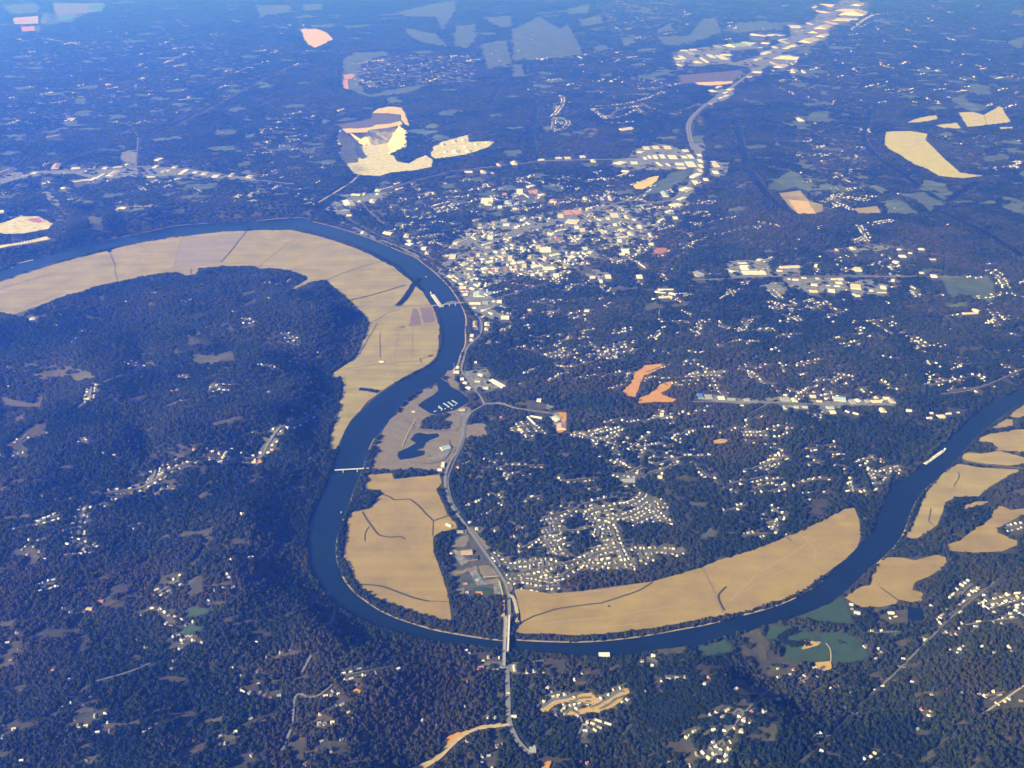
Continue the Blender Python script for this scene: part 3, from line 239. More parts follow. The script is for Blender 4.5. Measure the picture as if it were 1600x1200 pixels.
def ground0(px, py, z=0.0):
    """photo pixel -> point on the plane at height z"""
    px = np.asarray(px, float); py = np.asarray(py, float)
    dx = (px - W0 / 2) / FPX; dy = (H0 / 2 - py) / FPX
    dY = CD + dy * SD; dZ = -SD + dy * CD
    t = (z - CAM_H) / dZ
    return dx * t, dY * t

def proj(x, y, z=0.0):
    x = np.asarray(x, float); y = np.asarray(y, float); zz = z - CAM_H
    dep = y * CD - zz * SD
    up = y * SD + zz * CD
    return W0 / 2 + FPX * x / dep, H0 / 2 - FPX * up / dep

# ---------------------------------------------------------------- raster helpers (survey maps)
PADX = 340; WP, HP = W0 + 2 * PADX, H0 + 2 * PADX
def fill_poly(arr, poly, val, pad=0):
    P = np.asarray(poly, float)
    P = P + PADX
    x0 = max(0, int(P[:, 0].min()) - 1); x1 = min(WP, int(P[:, 0].max()) + 2)
    y0 = max(0, int(P[:, 1].min()) - 1); y1 = min(HP, int(P[:, 1].max()) + 2)
    if x1 <= x0 or y1 <= y0: return
    X, Y = np.meshgrid(np.arange(x0, x1) + .5, np.arange(y0, y1) + .5)
    ins = np.zeros(X.shape, bool)
    n = len(P)
    for i in range(n):
        ax, ay = P[i]; bx, by = P[(i + 1) % n]
        if ay == by: continue
        c = ((ay > Y) != (by > Y)) & (X < (bx - ax) * (Y - ay) / (by - ay) + ax)
        ins ^= c
    arr[y0:y1, x0:x1][ins] = val

def resample(pts, step):
    out = []
    for (a, b) in zip(pts[:-1], pts[1:]):
        d = math.hypot(b[0] - a[0], b[1] - a[1]); n = max(1, int(d / step))
        for i in range(n):
            t = i / n; out.append((a[0] + (b[0] - a[0]) * t, a[1] + (b[1] - a[1]) * t))
    out.append(pts[-1]); return out

def smooth_line(pts, it=2):
    for _ in range(it):
        q = [pts[0]]
        for a, b in zip(pts[:-1], pts[1:]):
            q.append((a[0] * .75 + b[0] * .25, a[1] * .75 + b[1] * .25)); q.append((a[0] * .25 + b[0] * .75, a[1] * .25 + b[1] * .75))
        q.append(pts[-1]); pts = q
    return pts

def rough(poly, step=5.0, amp=.9, rnd=None):
    rnd = rnd or random
    p = resample(list(poly) + [poly[0]], step)[:-1]
    return [(x + rnd.uniform(-amp, amp), y + rnd.uniform(-amp, amp) * .6) for x, y in p]

def smooth_poly(poly, it=2):
    for _ in range(it):
        q = []
        n = len(poly)
        for i in range(n):
            a = poly[i]; b = poly[(i + 1) % n]
            q.append((a[0] * .75 + b[0] * .25, a[1] * .75 + b[1] * .25)); q.append((a[0] * .25 + b[0] * .75, a[1] * .25 + b[1] * .75))
        poly = q
    return poly

def vnoise(x, y, wl, seed):
    r = np.random.default_rng(seed); T = r.random((256, 256))
    u = np.asarray(x) / wl + 1000; v = np.asarray(y) / wl + 1000
    i = np.floor(u).astype(int); j = np.floor(v).astype(int); fu = u - i; fv = v - j
    fu = fu * fu * (3 - 2 * fu); fv = fv * fv * (3 - 2 * fv)
    g = lambda a, b: T[a % 256, b % 256]
    return (g(i, j) * (1 - fu) + g(i + 1, j) * fu) * (1 - fv) + (g(i, j + 1) * (1 - fu) + g(i + 1, j + 1) * fu) * fv

RIVER = RIVER_N + RIVER_S[::-1]
QUARRY = PX('535,201 545,199 574,204 600,199 622,196 631,203 634,222 629,230 615,237 598,245 578,250 560,257 541,257 530,243 536,230 527,215', 0, 0, 1)
FIELDS = [(l, c, rough(p, 4, .55)) for l, c, p in FIELDS]
SOIL = [(l, c, rough(p, 3, .6)) for l, c, p in SOIL]
GRASS = [(k, rough(p, 5, 2.0)) for k, p in GRASS]

HARD = np.zeros((HP, WP), bool)       # nothing may stand in the way of these
SOFT = np.zeros((HP, WP), bool)       # no tree stands here
DENS = np.ones((HP, WP), np.float32)
FLAT = np.zeros((HP, WP), bool)
for p, n, d in SCATTER: fill_poly(DENS, p, d)
for p in [RIVER, BASIN, POND, POND2]:
    fill_poly(HARD, p, True); fill_poly(FLAT, p, True)
for l, c, p in FIELDS: fill_poly(HARD, p, True); fill_poly(FLAT, p, True)
for l, c, p in SOIL: fill_poly(HARD, p, True); fill_poly(FLAT, p, True)
fill_poly(HARD, QUARRY, True); fill_poly(FLAT, PX('500,190 640,190 680,240 560,290 500,260'), True)
for k, p in GRASS: fill_poly(HARD if k == 'green' else SOFT, p, True)
fill_poly(SOFT, PX('800,620 900,570 1100,530 1180,560 1150,640 1080,730 900,740 780,720', 560, 580, 8), False)
for k, p in PATCH: fill_poly(HARD, p, True)
for p in PAVED: fill_poly(DENS, p, .10); fill_poly(FLAT, p, True)
fill_poly(DENS, PAVED[0], .34)
fill_poly(FLAT, PX('690,430 650,400 560,350 620,300 900,250 1120,240 1120,420 900,480 760,620 700,600'), True)
fill_poly(DENS, PX('706,840 742,830 786,898 793,932 712,930 703,880'), .16)
fill_poly(FLAT, PX('640,1205 660,1165 700,1135 790,1118 860,1085 1000,1068 1000,1140 850,1180 840,1205'), True)
fill_poly(FLAT, PX('570,740 600,650 680,600 770,640 690,740 830,930 800,1000 690,980'), True)
fill_poly(FLAT, PX('1350,890 1440,790 1640,600 1640,880 1480,930 1420,1000 1340,1080 1200,1070 1140,990'), True)

def lookup(arr, px, py, default):
    i = np.floor(np.clip(py, -9e4, 9e4)).astype(int) + PADX; j = np.floor(np.clip(px, -9e4, 9e4)).astype(int) + PADX
    ok = (i >= 0) & (i < HP) & (j >= 0) & (j < WP)
    v = arr[np.clip(i, 0, HP - 1), np.clip(j, 0, WP - 1)]
    return np.where(ok, v, default)

# ---------------------------------------------------------------- terrain
CELL = 60.0
GX = np.arange(-27000, 27001, CELL); GY = np.arange(600, 46001, CELL)
MX, MY = np.meshgrid(GX, GY)
_px, _py = proj(MX, MY)
flat = lookup(FLAT, _px, _py, False).astype(bool)
dist = np.full(flat.shape, 12.0); cur = flat.copy()
for it in range(12):
    dist[cur & (dist > it)] = np.minimum(dist[cur & (dist > it)], it)
    nx = cur.copy(); nx[1:] |= cur[:-1]; nx[:-1] |= cur[1:]; nx[:, 1:] |= cur[:, :-1]; nx[:, :-1] |= cur[:, 1:]
    cur = nx
ff = np.clip((dist - 1.55) / 4.0, 0, 1); ff = ff * ff * (3 - 2 * ff)
amp = np.where(_px < 575, 120.0, np.where(_py > 1000, 105.0, 46.0))
amp = np.where(_py < 330, 40.0, amp); amp = np.where((_px > 700) & (_py > 640) & (_py < 950), 20.0, amp)
for _ in range(14):
    amp[1:-1] = (amp[:-2] + amp[2:] + amp[1:-1]) / 3; amp[:, 1:-1] = (amp[:, :-2] + amp[:, 2:] + amp[:, 1:-1]) / 3
    ff[1:-1, 1:-1] = ff[1:-1, 1:-1] if _ > 1 else (ff[:-2, 1:-1] + ff[2:, 1:-1] + ff[1:-1, :-2] + ff[1:-1, 2:] + ff[1:-1, 1:-1]) / 5
ff = ff * (dist > 1)
ridge = 1 - np.abs(2 * vnoise(MX + .3 * MY, MY, 620, 3) - 1)
val = np.abs(2 * vnoise(MX + .4 * MY, MY - .2 * MX, 430, 12) - 1)
HG = amp * ff * (.16 + .45 * vnoise(MX, MY, 1300, 1) + .40 * ridge * vnoise(MX, MY, 900, 5) + .62 * np.minimum(val * 1.6, 1) * (.4 + .6 * vnoise(MX, MY, 1500, 15)) + .16 * vnoise(MX, MY, 230, 2))
# the quarry: a pit with benches, and a wooded rise on its sunward side
qm = np.zeros((HP, WP), bool); fill_poly(qm, QUARRY, True)
def hgt(x, y):
    x = np.asarray(x, float); y = np.asarray(y, float)
    u = np.clip((x - GX[0]) / CELL, 0, len(GX) - 1.001); v = np.clip((y - GY[0]) / CELL, 0, len(GY) - 1.001)
    i = u.astype(int); j = v.astype(int); a = u - i; b = v - j
    return (HG[j, i] * (1 - a) + HG[j, i + 1] * a) * (1 - b) + (HG[j + 1, i] * (1 - a) + HG[j + 1, i + 1] * a) * b
_ql = PX('508,215 510,235 518,252 530,262 545,268')
for (qx, qy) in _ql:
    gx, gy = ground0(qx, qy)
    HG = np.maximum(HG, 40 * np.exp(-(((MX - gx) / 130) ** 2 + ((MY - gy) / 240) ** 2)))
HG[lookup(qm, _px, _py, False).astype(bool)] = -250.0
HG = HG.astype(float)

def G(px, py):
    """photo pixel -> terrain point"""
    z = 0.0
    x, y = ground0(px, py, 0.0)
    for _ in range(5):
        z = np.maximum(hgt(x, y), -1.0); x, y = ground0(px, py, z)
    return float(x), float(y), float(z)

def ribbon(pts_px, w, step=22.0, smooth=2):
    """ground-space left and right edges of a strip w metres wide"""
    g = [G(*p)[:2] for p in (smooth_line(pts_px, smooth) if smooth else pts_px)]
    g = resample(g, step)
    L, R = [], []
    for i, (x, y) in enumerate(g):
        a = g[max(0, i - 1)]; b = g[min(len(g) - 1, i + 1)]
        dx, dy = b[0] - a[0], b[1] - a[1]; l = math.hypot(dx, dy) or 1
        nx, ny = -dy / l * w / 2, dx / l * w / 2
        L.append((x + nx, y + ny)); R.append((x - nx, y - ny))
    return L, R

def fill_ribbon(arr, pts_px, w, val):
    L, R = ribbon(pts_px, w)
    for i in range(len(L) - 1):
        q = [L[i], L[i + 1], R[i + 1], R[i]]
        fill_poly(arr, [tuple(float(v) for v in proj(x, y, float(hgt(x, y)))) for x, y in q], val)

ROADS = [(p, 10.5 if w < 9 and m == 's' and p[0][0] < 560 and p[0][1] > 440 else w, m) for p, w, m in ROADS if w > 0]
ROADS = [(p, w * (1.25 if w < 9 and m == 's' else 1.6 if min(q[1] for q in p) < 340 and w > 8 else 1), m) for p, w, m in ROADS if w > 0]
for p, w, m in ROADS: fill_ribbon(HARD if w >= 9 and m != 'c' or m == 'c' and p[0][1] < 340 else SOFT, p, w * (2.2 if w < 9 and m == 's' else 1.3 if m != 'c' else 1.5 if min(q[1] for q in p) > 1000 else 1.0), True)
CREEKS = [(c, w * 3.2) for c, w in CREEKS]  # strips widened to take in the dark tree shade beside the water
for c, w in CREEKS:
    if w: fill_ribbon(HARD, PX(c), w * .9, True)
for k, ls in STREETS.items():
    for l in ls: fill_ribbon(SOFT, l, 24 if k in ('sub', 'west', 'site', 'mesh', 'tri') else 14, True)
    for l in ls: fill_ribbon(DENS, l, 95 if k not in ('far', 'farr', 'oval', 'topm') else 130, .16 if k in ('sub', 'site', 'mesh', 'tri', 'apts') else .4)

# ---------------------------------------------------------------- materials
def new_mat(name):
    m = bpy.data.materials.new(name); m.use_nodes = True
    nt = m.node_tree; b = nt.nodes['Principled BSDF']; b.inputs['Roughness'].default_value = .85
    b.inputs['Specular IOR Level'].default_value = .25
    return m, nt, b

def mat(name, c1, c2=None, scale=60.0, rough_=.85, c3=None, stripe=None, detail=5.0, spec=.25, metal=0.0):
    """two or three tone ground / wall material in world metres"""
    m, nt, b = new_mat(name)
    b.inputs['Roughness'].default_value = rough_; b.inputs['Specular IOR Level'].default_value = spec; b.inputs['Metallic'].default_value = metal
    c2 = c2 or tuple(v * .8 for v in c1)
    geo = nt.nodes.new('ShaderNodeNewGeometry')
    n = nt.nodes.new('ShaderNodeTexNoise'); n.inputs['Scale'].default_value = 1.0 / scale; n.inputs['Detail'].default_value = detail; n.inputs['Roughness'].default_value = .6
    nt.links.new(geo.outputs['Position'], n.inputs['Vector'])
    r = nt.nodes.new('ShaderNodeValToRGB'); e = r.color_ramp.elements
    e[0].position = .32; e[0].color = (*c2, 1); e[1].position = .68; e[1].color = (*c1, 1)
    if c3:
        q = r.color_ramp.elements.new(.5); q.color = (*c3, 1)
    nt.links.new(n.outputs['Fac'], r.inputs['Fac'])
    out = r.outputs['Color']
    if stripe:
        ang, wl, st = stripe
        mp = nt.nodes.new('ShaderNodeMapping'); mp.inputs['Rotation'].default_value = (0, 0, ang); mp.inputs['Scale'].default_value = (1 / 900, 1 / wl, 1)
        nt.links.new(geo.outputs['Position'], mp.inputs['Vector'])
        wv = nt.nodes.new('ShaderNodeTexNoise'); wv.inputs['Scale'].default_value = 1.0; wv.inputs['Detail'].default_value = 4; wv.inputs['Distortion'].default_value = .4
        nt.links.new(mp.outputs['Vector'], wv.inputs['Vector'])
        mr = nt.nodes.new('ShaderNodeMapRange'); mr.inputs['From Min'].default_value = .32; mr.inputs['From Max'].default_value = .68; mr.inputs['To Min'].default_value = 1 - st; mr.inputs['To Max'].default_value = 1 + st * .5
        nt.links.new(wv.outputs['Fac'], mr.inputs['Value'])
        mx = nt.nodes.new('ShaderNodeVectorMath'); mx.operation = 'SCALE'
        nt.links.new(out, mx.inputs[0]); nt.links.new(mr.outputs['Result'], mx.inputs['Scale']); out = mx.outputs['Vector']
    nt.links.new(out, b.inputs['Base Color'])
    return m

M = {}
M['tan1'] = mat('dry_field_pinkish', (.355, .275, .060), (.25, .192, .046), 170, stripe=(-.15, 55, .17), detail=9)
M['tan2'] = mat('dry_field_golden', (.34, .235, .052), (.245, .165, .045), 150, stripe=(.12, 60, .11), detail=9)
M['tan3'] = mat('dry_field_pale', (.36, .265, .075), (.265, .195, .062), 150, stripe=(-.7, 55, .14), detail=9)
M['pale'] = mat('dry_field_far', (.52, .44, .055), (.42, .355, .055), 160)
M['gold'] = mat('dry_field_gold', (.62, .40, .09), (.52, .33, .08), 120)
M['mauve'] = mat('ploughed_earth', (.21, .145, .105), (.175, .12, .09), 60, stripe=(1.4, 14, .2))
M['grey'] = mat('grey_stubble', (.30, .235, .125), (.255, .20, .11), 90, stripe=(-.2, 26, .22))
M['orange'] = mat('raw_clay', (.56, .27, .025), (.42, .19, .02), 35)
M['gold2'] = mat('far_clay', (.72, .52, .03), (.58, .36, .03), 90)
M['red'] = mat('red_clay', (.42, .15, .08), (.33, .13, .07), 30)
M['ochre'] = mat('ochre_clay', (.42, .25, .05), (.33, .18, .035), 22, c3=(.46, .30, .08))
M['brownsoil'] = mat('brown_soil', (.13, .098, .045), (.10, .078, .036), 40)
M['gravel'] = mat('pale_gravel', (.48, .40, .26), (.38, .31, .20), 25)
M['stone'] = mat('quarry_stone', (.72, .61, .23), (.34, .30, .17), 55, c3=(.56, .48, .21), detail=6)
M['far'] = mat('far_pasture', (.105, .125, .050), (.050, .068, .028), 120, c3=(.075, .096, .038), detail=8)
M['mid'] = mat('grey_pasture', (.095, .088, .040), (.05, .048, .022), 38, detail=7)
M['olive'] = mat('olive_pasture', (.095, .082, .030), (.045, .042, .017), 26)
M['brown'] = mat('brown_pasture', (.105, .078, .034), (.055, .043, .02), 26)
M['green'] = mat('green_meadow', (.030, .060, .017), (.020, .043, .013), 60, c3=(.038, .068, .020))
M['dry'] = mat('dry_grass', (.21, .165, .085), (.15, .12, .062), 40)
M['paved'] = mat('town_paving', (.26, .25, .21), (.075, .078, .05), 34, c3=(.17, .165, .13))
M['blue'] = mat('blue_tarpaulin', (.06, .22, .7), (.05, .18, .6), 30)
M['track'] = mat('clay_infield', (.55, .26, .10), (.46, .2, .08), 15)
M['h'] = mat('highway_asphalt', (.205, .20, .175), (.15, .145, .125), 25)
M['s'] = mat('street_asphalt', (.165, .155, .125), (.10, .095, .075), 20)
M['g'] = mat('gravel_road', (.46, .37, .22), (.36, .27, .15), 18)
M['c'] = mat('shade_toned_grass', (.070, .064, .030), (.05, .048, .023), 25)  # grass of the cleared cuts, darkened to carry the bordering trees' shadow
M['d'] = mat('ditch_scrub', (.06, .055, .03), (.04, .04, .022), 12)
M['l'] = mat('field_track', (.24, .18, .10), (.18, .135, .075), 14)
M['m'] = mat('damp_soil', (.345, .25, .125), (.30, .21, .105), 40)
M['bank'] = mat('river_bank_sand', (.42, .30, .13), (.24, .18, .08), 26)
M['bankgrass'] = mat('river_bank_grass', (.20, .18, .07), (.14, .13, .05), 18)
M['concrete'] = mat('concrete', (.62, .58, .5), (.52, .49, .42), 8)
M['deck'] = mat('bridge_asphalt', (.30, .295, .28), (.25, .245, .23), 12)
M['steel'] = mat('painted_steel', (.55, .53, .48), (.47, .45, .41), 6, rough_=.5)
M['bark'] = mat('bark', (.09, .065, .04), (.06, .045, .03), 2)
M['barge'] = mat('barge_hull', (.68, .62, .50), (.56, .50, .4), 9)
M['bargedeck'] = mat('barge_cover', (.60, .55, .45), (.45, .40, .33), 12)
M['white'] = mat('white_paint', (.80, .78, .72), (.72, .70, .64), 9, rough_=.5)
M['darkglass'] = mat('dark_window', (.03, .035, .04), (.02, .025, .03), 5, rough_=.2, spec=.5)
M['wall_c'] = mat('cream_wall', (.74, .66, .48), (.66, .58, .42), 7)
M['wall_w'] = mat('white_wall', (.78, .75, .66), (.70, .67, .6), 7)
M['wall_b'] = mat('brick_wall', (.42, .22, .15), (.34, .17, .12), 5)
M['wall_g'] = mat('grey_wall', (.40, .38, .34), (.34, .33, .3), 6)
M['roof_w'] = mat('white_roof', (.72, .68, .54), (.60, .56, .45), 12, rough_=.6)
M['roof_c'] = mat('cream_roof', (.66, .55, .32), (.54, .45, .26), 12, rough_=.7)
M['roof_g'] = mat('grey_roof', (.34, .34, .32), (.27, .27, .26), 9)
M['roof_b'] = mat('blue_grey_roof', (.36, .43, .47), (.30, .36, .40), 14, rough_=.5)
M['roof_B'] = mat('bright_blue_roof', (.06, .20, .55), (.05, .17, .46), 9, rough_=.5)
M['roof_r'] = mat('rust_red_roof', (.42, .14, .10), (.34, .11, .08), 7)
M['roof_o'] = mat('tan_brown_roof', (.46, .30, .18), (.37, .235, .14), 9)
M['roof_k'] = mat('dark_roof', (.035, .04, .045), (.05, .055, .06), 9, rough_=.6)
M['roof_n'] = mat('brown_shingle_roof', (.20, .15, .11), (.15, .11, .085), 5)

# ground: forest floor, leaf litter and rough grass
def ground_mat():
    m, nt, b = new_mat('ground_litter_and_grass')
    geo = nt.nodes.new('ShaderNodeNewGeometry')
    def noise(s, d=5):
        n = nt.nodes.new('ShaderNodeTexNoise'); n.inputs['Scale'].default_value = s; n.inputs['Detail'].default_value = d
        nt.links.new(geo.outputs['Position'], n.inputs['Vector']); return n
    def ramp(f, *st):
        r = nt.nodes.new('ShaderNodeValToRGB')
        while len(r.color_ramp.elements) < len(st): r.color_ramp.elements.new(.5)
        for e, (p, c) in zip(r.color_ramp.elements, st): e.position = p; e.color = (*c, 1)
        nt.links.new(f, r.inputs['Fac']); return r
    lit = ramp(noise(1 / 45).outputs['Fac'], (.3, (.040, .034, .020)), (.55, (.052, .046, .024)), (.75, (.075, .058, .032)))
    turf = ramp(noise(1 / 38).outputs['Fac'], (.3, (.075, .075, .036)), (.5, (.125, .115, .062)), (.7, (.20, .165, .10)))
    at = nt.nodes.new('ShaderNodeAttribute'); at.attribute_name = 'turf'
    mx = nt.nodes.new('ShaderNodeMix'); mx.data_type = 'RGBA'
    nt.links.new(at.outputs['Fac'], mx.inputs['Factor']); nt.links.new(lit.outputs['Color'], mx.inputs[6]); nt.links.new(turf.outputs['Color'], mx.inputs[7])
    nt.links.new(mx.outputs[2], b.inputs['Base Color']); return m
M['ground'] = ground_mat()

def water_mat(name, col):
    m, nt, b = new_mat(name)
    b.inputs['Base Color'].default_value = (*col, 1); b.inputs['Roughness'].default_value = .22; b.inputs['Specular IOR Level'].default_value = .5; b.inputs['IOR'].default_value = 1.33
    geo = nt.nodes.new('ShaderNodeNewGeometry'); n = nt.nodes.new('ShaderNodeTexNoise'); n.inputs['Scale'].default_value = .12; n.inputs['Detail'].default_value = 4
    bp = nt.nodes.new('ShaderNodeBump'); bp.inputs['Strength'].default_value = .25; bp.inputs['Distance'].default_value = .6
    nt.links.new(geo.outputs['Position'], n.inputs['Vector']); nt.links.new(n.outputs['Fac'], bp.inputs['Height']); nt.links.new(bp.outputs['Normal'], b.inputs['Normal'])
    n2 = nt.nodes.new('ShaderNodeTexNoise'); n2.inputs['Scale'].default_value = 1 / 260; n2.inputs['Detail'].default_value = 3
    nt.links.new(geo.outputs['Position'], n2.inputs['Vector'])
    r = nt.nodes.new('ShaderNodeValToRGB'); r.color_ramp.elements[0].color = (*[v * .55 for v in col], 1); r.color_ramp.elements[1].color = (*[v * 1.6 for v in col], 1)
    nt.links.new(n2.outputs['Fac'], r.inputs['Fac']); nt.links.new(r.outputs['Color'], b.inputs['Base Color'])
    return m
M['creekwater'] = mat('shaded_creek_water', (.004, .010, .024), (.003, .007, .016), 60, rough_=.5, spec=.2)  # tree shade over the creeks is put into this dark water colour
M['water'] = water_mat('river_water', (.006, .015, .022))

LEAF = [(.0, (.010, .019, .008)), (.25, (.017, .028, .010)), (.45, (.029, .036, .011)), (.62, (.037, .040, .014)), (.78, (.041, .038, .015)), (.9, (.060, .044, .015)), (1.0, (.11, .056, .012))]
def leaf_mat(name, fixed=None):
    m, nt, b = new_mat(name); b.inputs['Roughness'].default_value = .95; b.inputs['Specular IOR Level'].default_value = .1
    geo = nt.nodes.new('ShaderNodeNewGeometry')
    n = nt.nodes.new('ShaderNodeTexNoise'); n.inputs['Scale'].default_value = .35; n.inputs['Detail'].default_value = 2
    nt.links.new(geo.outputs['Position'], n.inputs['Vector'])
    r = nt.nodes.new('ShaderNodeValToRGB'); els = r.color_ramp.elements
    while len(els) < len(LEAF): els.new(.5)
    for e, (p, c) in zip(els, LEAF): e.position = p; e.color = (*c, 1)
    if fixed is None:
        a = nt.nodes.new('ShaderNodeAttribute'); a.attribute_type = 'INSTANCER'; a.attribute_name = 'tint'; f = a.outputs['Fac']
    else:
        a = nt.nodes.new('ShaderNodeValue'); a.outputs[0].default_value = fixed; f = a.outputs[0]
    ad = nt.nodes.new('ShaderNodeMath'); ad.operation = 'MULTIPLY_ADD'; ad.inputs[1].default_value = .22; ad.inputs[2].default_value = -.11
    nt.links.new(n.outputs['Fac'], ad.inputs[0])
    sm = nt.nodes.new('ShaderNodeMath'); sm.operation = 'ADD'; sm.use_clamp = True
    nt.links.new(ad.outputs[0], sm.inputs[0]); nt.links.new(f, sm.inputs[1]); nt.links.new(sm.outputs[0], r.inputs['Fac'])
    nt.links.new(r.outputs['Color'], b.inputs['Base Color']); return m
M['leaf'] = leaf_mat('forest_leaves')
TONES = [('dark green', .10), ('mid green', .30), ('olive', .46), ('grey brown', .64), ('russet', .80), ('orange', .97)]
for n_, v_ in TONES: M['leaf_' + n_] = leaf_mat('leaves_' + n_.replace(' ', '_'), v_)

def attr_mat(name):
    m, nt, b = new_mat(name)
    a = nt.nodes.new('ShaderNodeAttribute'); a.attribute_name = 'tone'
    nt.links.new(a.outputs['Color'], b.inputs['Base Color']); b.inputs['Roughness'].default_value = .7; return m
M['housetone'] = attr_mat('small_house_paint')

# ---------------------------------------------------------------- object helpers
def link(o, parent=None):
    COL.objects.link(o)
    if parent: o.parent = parent
    return o
def mesh_obj(name, v, f, m, parent=None, mats=None, fm=None):
    me = bpy.data.meshes.new(name); me.from_pydata([tuple(map(float, p)) for p in v], [], [tuple(q) for q in f])
    for x in (mats or [m]): me.materials.append(x)
    if fm is not None: me.polygons.foreach_set('material_index', fm)
    me.update(); return link(bpy.data.objects.new(name, me), parent)
def empty(name, loc, rz=0.0):
    o = bpy.data.objects.new(name, None); o.location = loc; o.rotation_euler = (0, 0, rz); o.empty_display_size = 5; return link(o)
def tag(o, label=None, cat=None, group=None, kind=None):
    if label: o['label'] = label
    if cat: o['category'] = cat
    if group: o['group'] = group
    if kind: o['kind'] = kind
    return o
class MB:
    def __init__(s): s.v = []; s.f = []
    def add(s, v, f):
        n = len(s.v); s.v += [tuple(p) for p in v]; s.f += [tuple(i + n for i in q) for q in f]; return s
    def box(s, x0, y0, z0, x1, y1, z1):
        return s.add([(x0, y0, z0), (x1, y0, z0), (x1, y1, z0), (x0, y1, z0), (x0, y0, z1), (x1, y0, z1), (x1, y1, z1), (x0, y1, z1)],
                     [(0, 3, 2, 1), (4, 5, 6, 7), (0, 1, 5, 4), (1, 2, 6, 5), (2, 3, 7, 6), (3, 0, 4, 7)])
    def bar(s, a, b, w, h=None):
        a = Vector(a); b = Vector(b); h = h or w; d = (b - a).normalized()
        u = d.cross(Vector((0, 0, 1)));  u = Vector((1, 0, 0)) if u.length < 1e-3 else u.normalized()
        n = u.cross(d)
        vs = [p + u * (i * w / 2) + n * (j * h / 2) for p in (a, b) for i, j in ((-1, -1), (1, -1), (1, 1), (-1, 1))]
        return s.add(vs, [(0, 1, 2, 3), (7, 6, 5, 4), (0, 4, 5, 1), (1, 5, 6, 2), (2, 6, 7, 3), (3, 7, 4, 0)])
    def cyl(s, x, y, z0, z1, r0, r1=None, n=10):
        r1 = r0 if r1 is None else r1
        v = [(x + r0 * math.cos(2 * math.pi * i / n), y + r0 * math.sin(2 * math.pi * i / n), z0) for i in range(n)] + [(x + r1 * math.cos(2 * math.pi * i / n), y + r1 * math.sin(2 * math.pi * i / n), z1) for i in range(n)]
        return s.add(v, [(i, (i + 1) % n, n + (i + 1) % n, n + i) for i in range(n)] + [tuple(range(n - 1, -1, -1)), tuple(range(n, 2 * n))])
    def prism(s, poly, z0, z1):
        n = len(poly)
        return s.add([(x, y, z0) for x, y in poly] + [(x, y, z1) for x, y in poly], [(i, (i + 1) % n, n + (i + 1) % n, n + i) for i in range(n)] + [tuple(range(n - 1, -1, -1)), tuple(range(n, 2 * n))])
    def build(s, name, m, parent=None): return mesh_obj(name, s.v, s.f, m, parent)
    def mesh(s, name, m):
        me = bpy.data.meshes.new(name); me.from_pydata(s.v, [], s.f); me.materials.append(m); me.update(); return me

def sheet(name, poly_px, m, off, kind='structure', hilly=True, plane=None):
    """a ground sheet with a surveyed outline, draped off metres above the terrain"""
    if plane is None: g = [G(*p)[:2] for p in poly_px]
    else: g = [tuple(float(v) for v in ground0(p[0], p[1], plane)) for p in poly_px]
    bm = bmesh.new()
    vs = [bm.verts.new((x, y, 0)) for x, y in g]
    for t in tessellate_polygon([[Vector((x, y, 0)) for x, y in g]]):
        try: bm.faces.new([vs[i] for i in t])
        except ValueError: pass
    bmesh.ops.recalc_face_normals(bm, faces=bm.faces)
    for f in bm.faces:
        if f.normal.z < 0: f.normal_flip()
    if hilly:
        for _ in range(6):
            es = [e for e in bm.edges if e.calc_length() > 55]
            if not es or len(bm.verts) > 6000: break
            bmesh.ops.subdivide_edges(bm, edges=es, cuts=1); bmesh.ops.triangulate(bm, faces=[f for f in bm.faces if len(f.verts) > 3])
        hz = hgt([v.co.x for v in bm.verts], [v.co.y for v in bm.verts])
        for v, z in zip(bm.verts, hz): v.co.z = max(float(z), -1) + off
    else:
        for v in bm.verts: v.co.z = off
    me = bpy.data.meshes.new(name); bm.to_mesh(me); bm.free(); me.materials.append(m)
    o = link(bpy.data.objects.new(name, me)); return tag(o, kind=kind)

def strip(name, pts_px, w, m, off, smooth=2, zfun=None):
    L, R = ribbon(pts_px, w, smooth=smooth)
    v = []; f = []
    for i, (a, b) in enumerate(zip(L, R)):
        v += [(a[0], a[1], float(hgt(*a)) + off), (b[0], b[1], float(hgt(*b)) + off)]
        if i: f.append((2 * i - 2, 2 * i - 1, 2 * i + 1, 2 * i))
    return v, f
def strips(name, items, m, off, kind='structure'):
    V, F = [], []
    for pts, w in items:
        off += .006; v, f = strip(name, pts, w, m, off); n = len(V); V += v; F += [tuple(i + n for i in q) for q in f]
    return tag(mesh_obj(name, V, F, m), kind=kind)

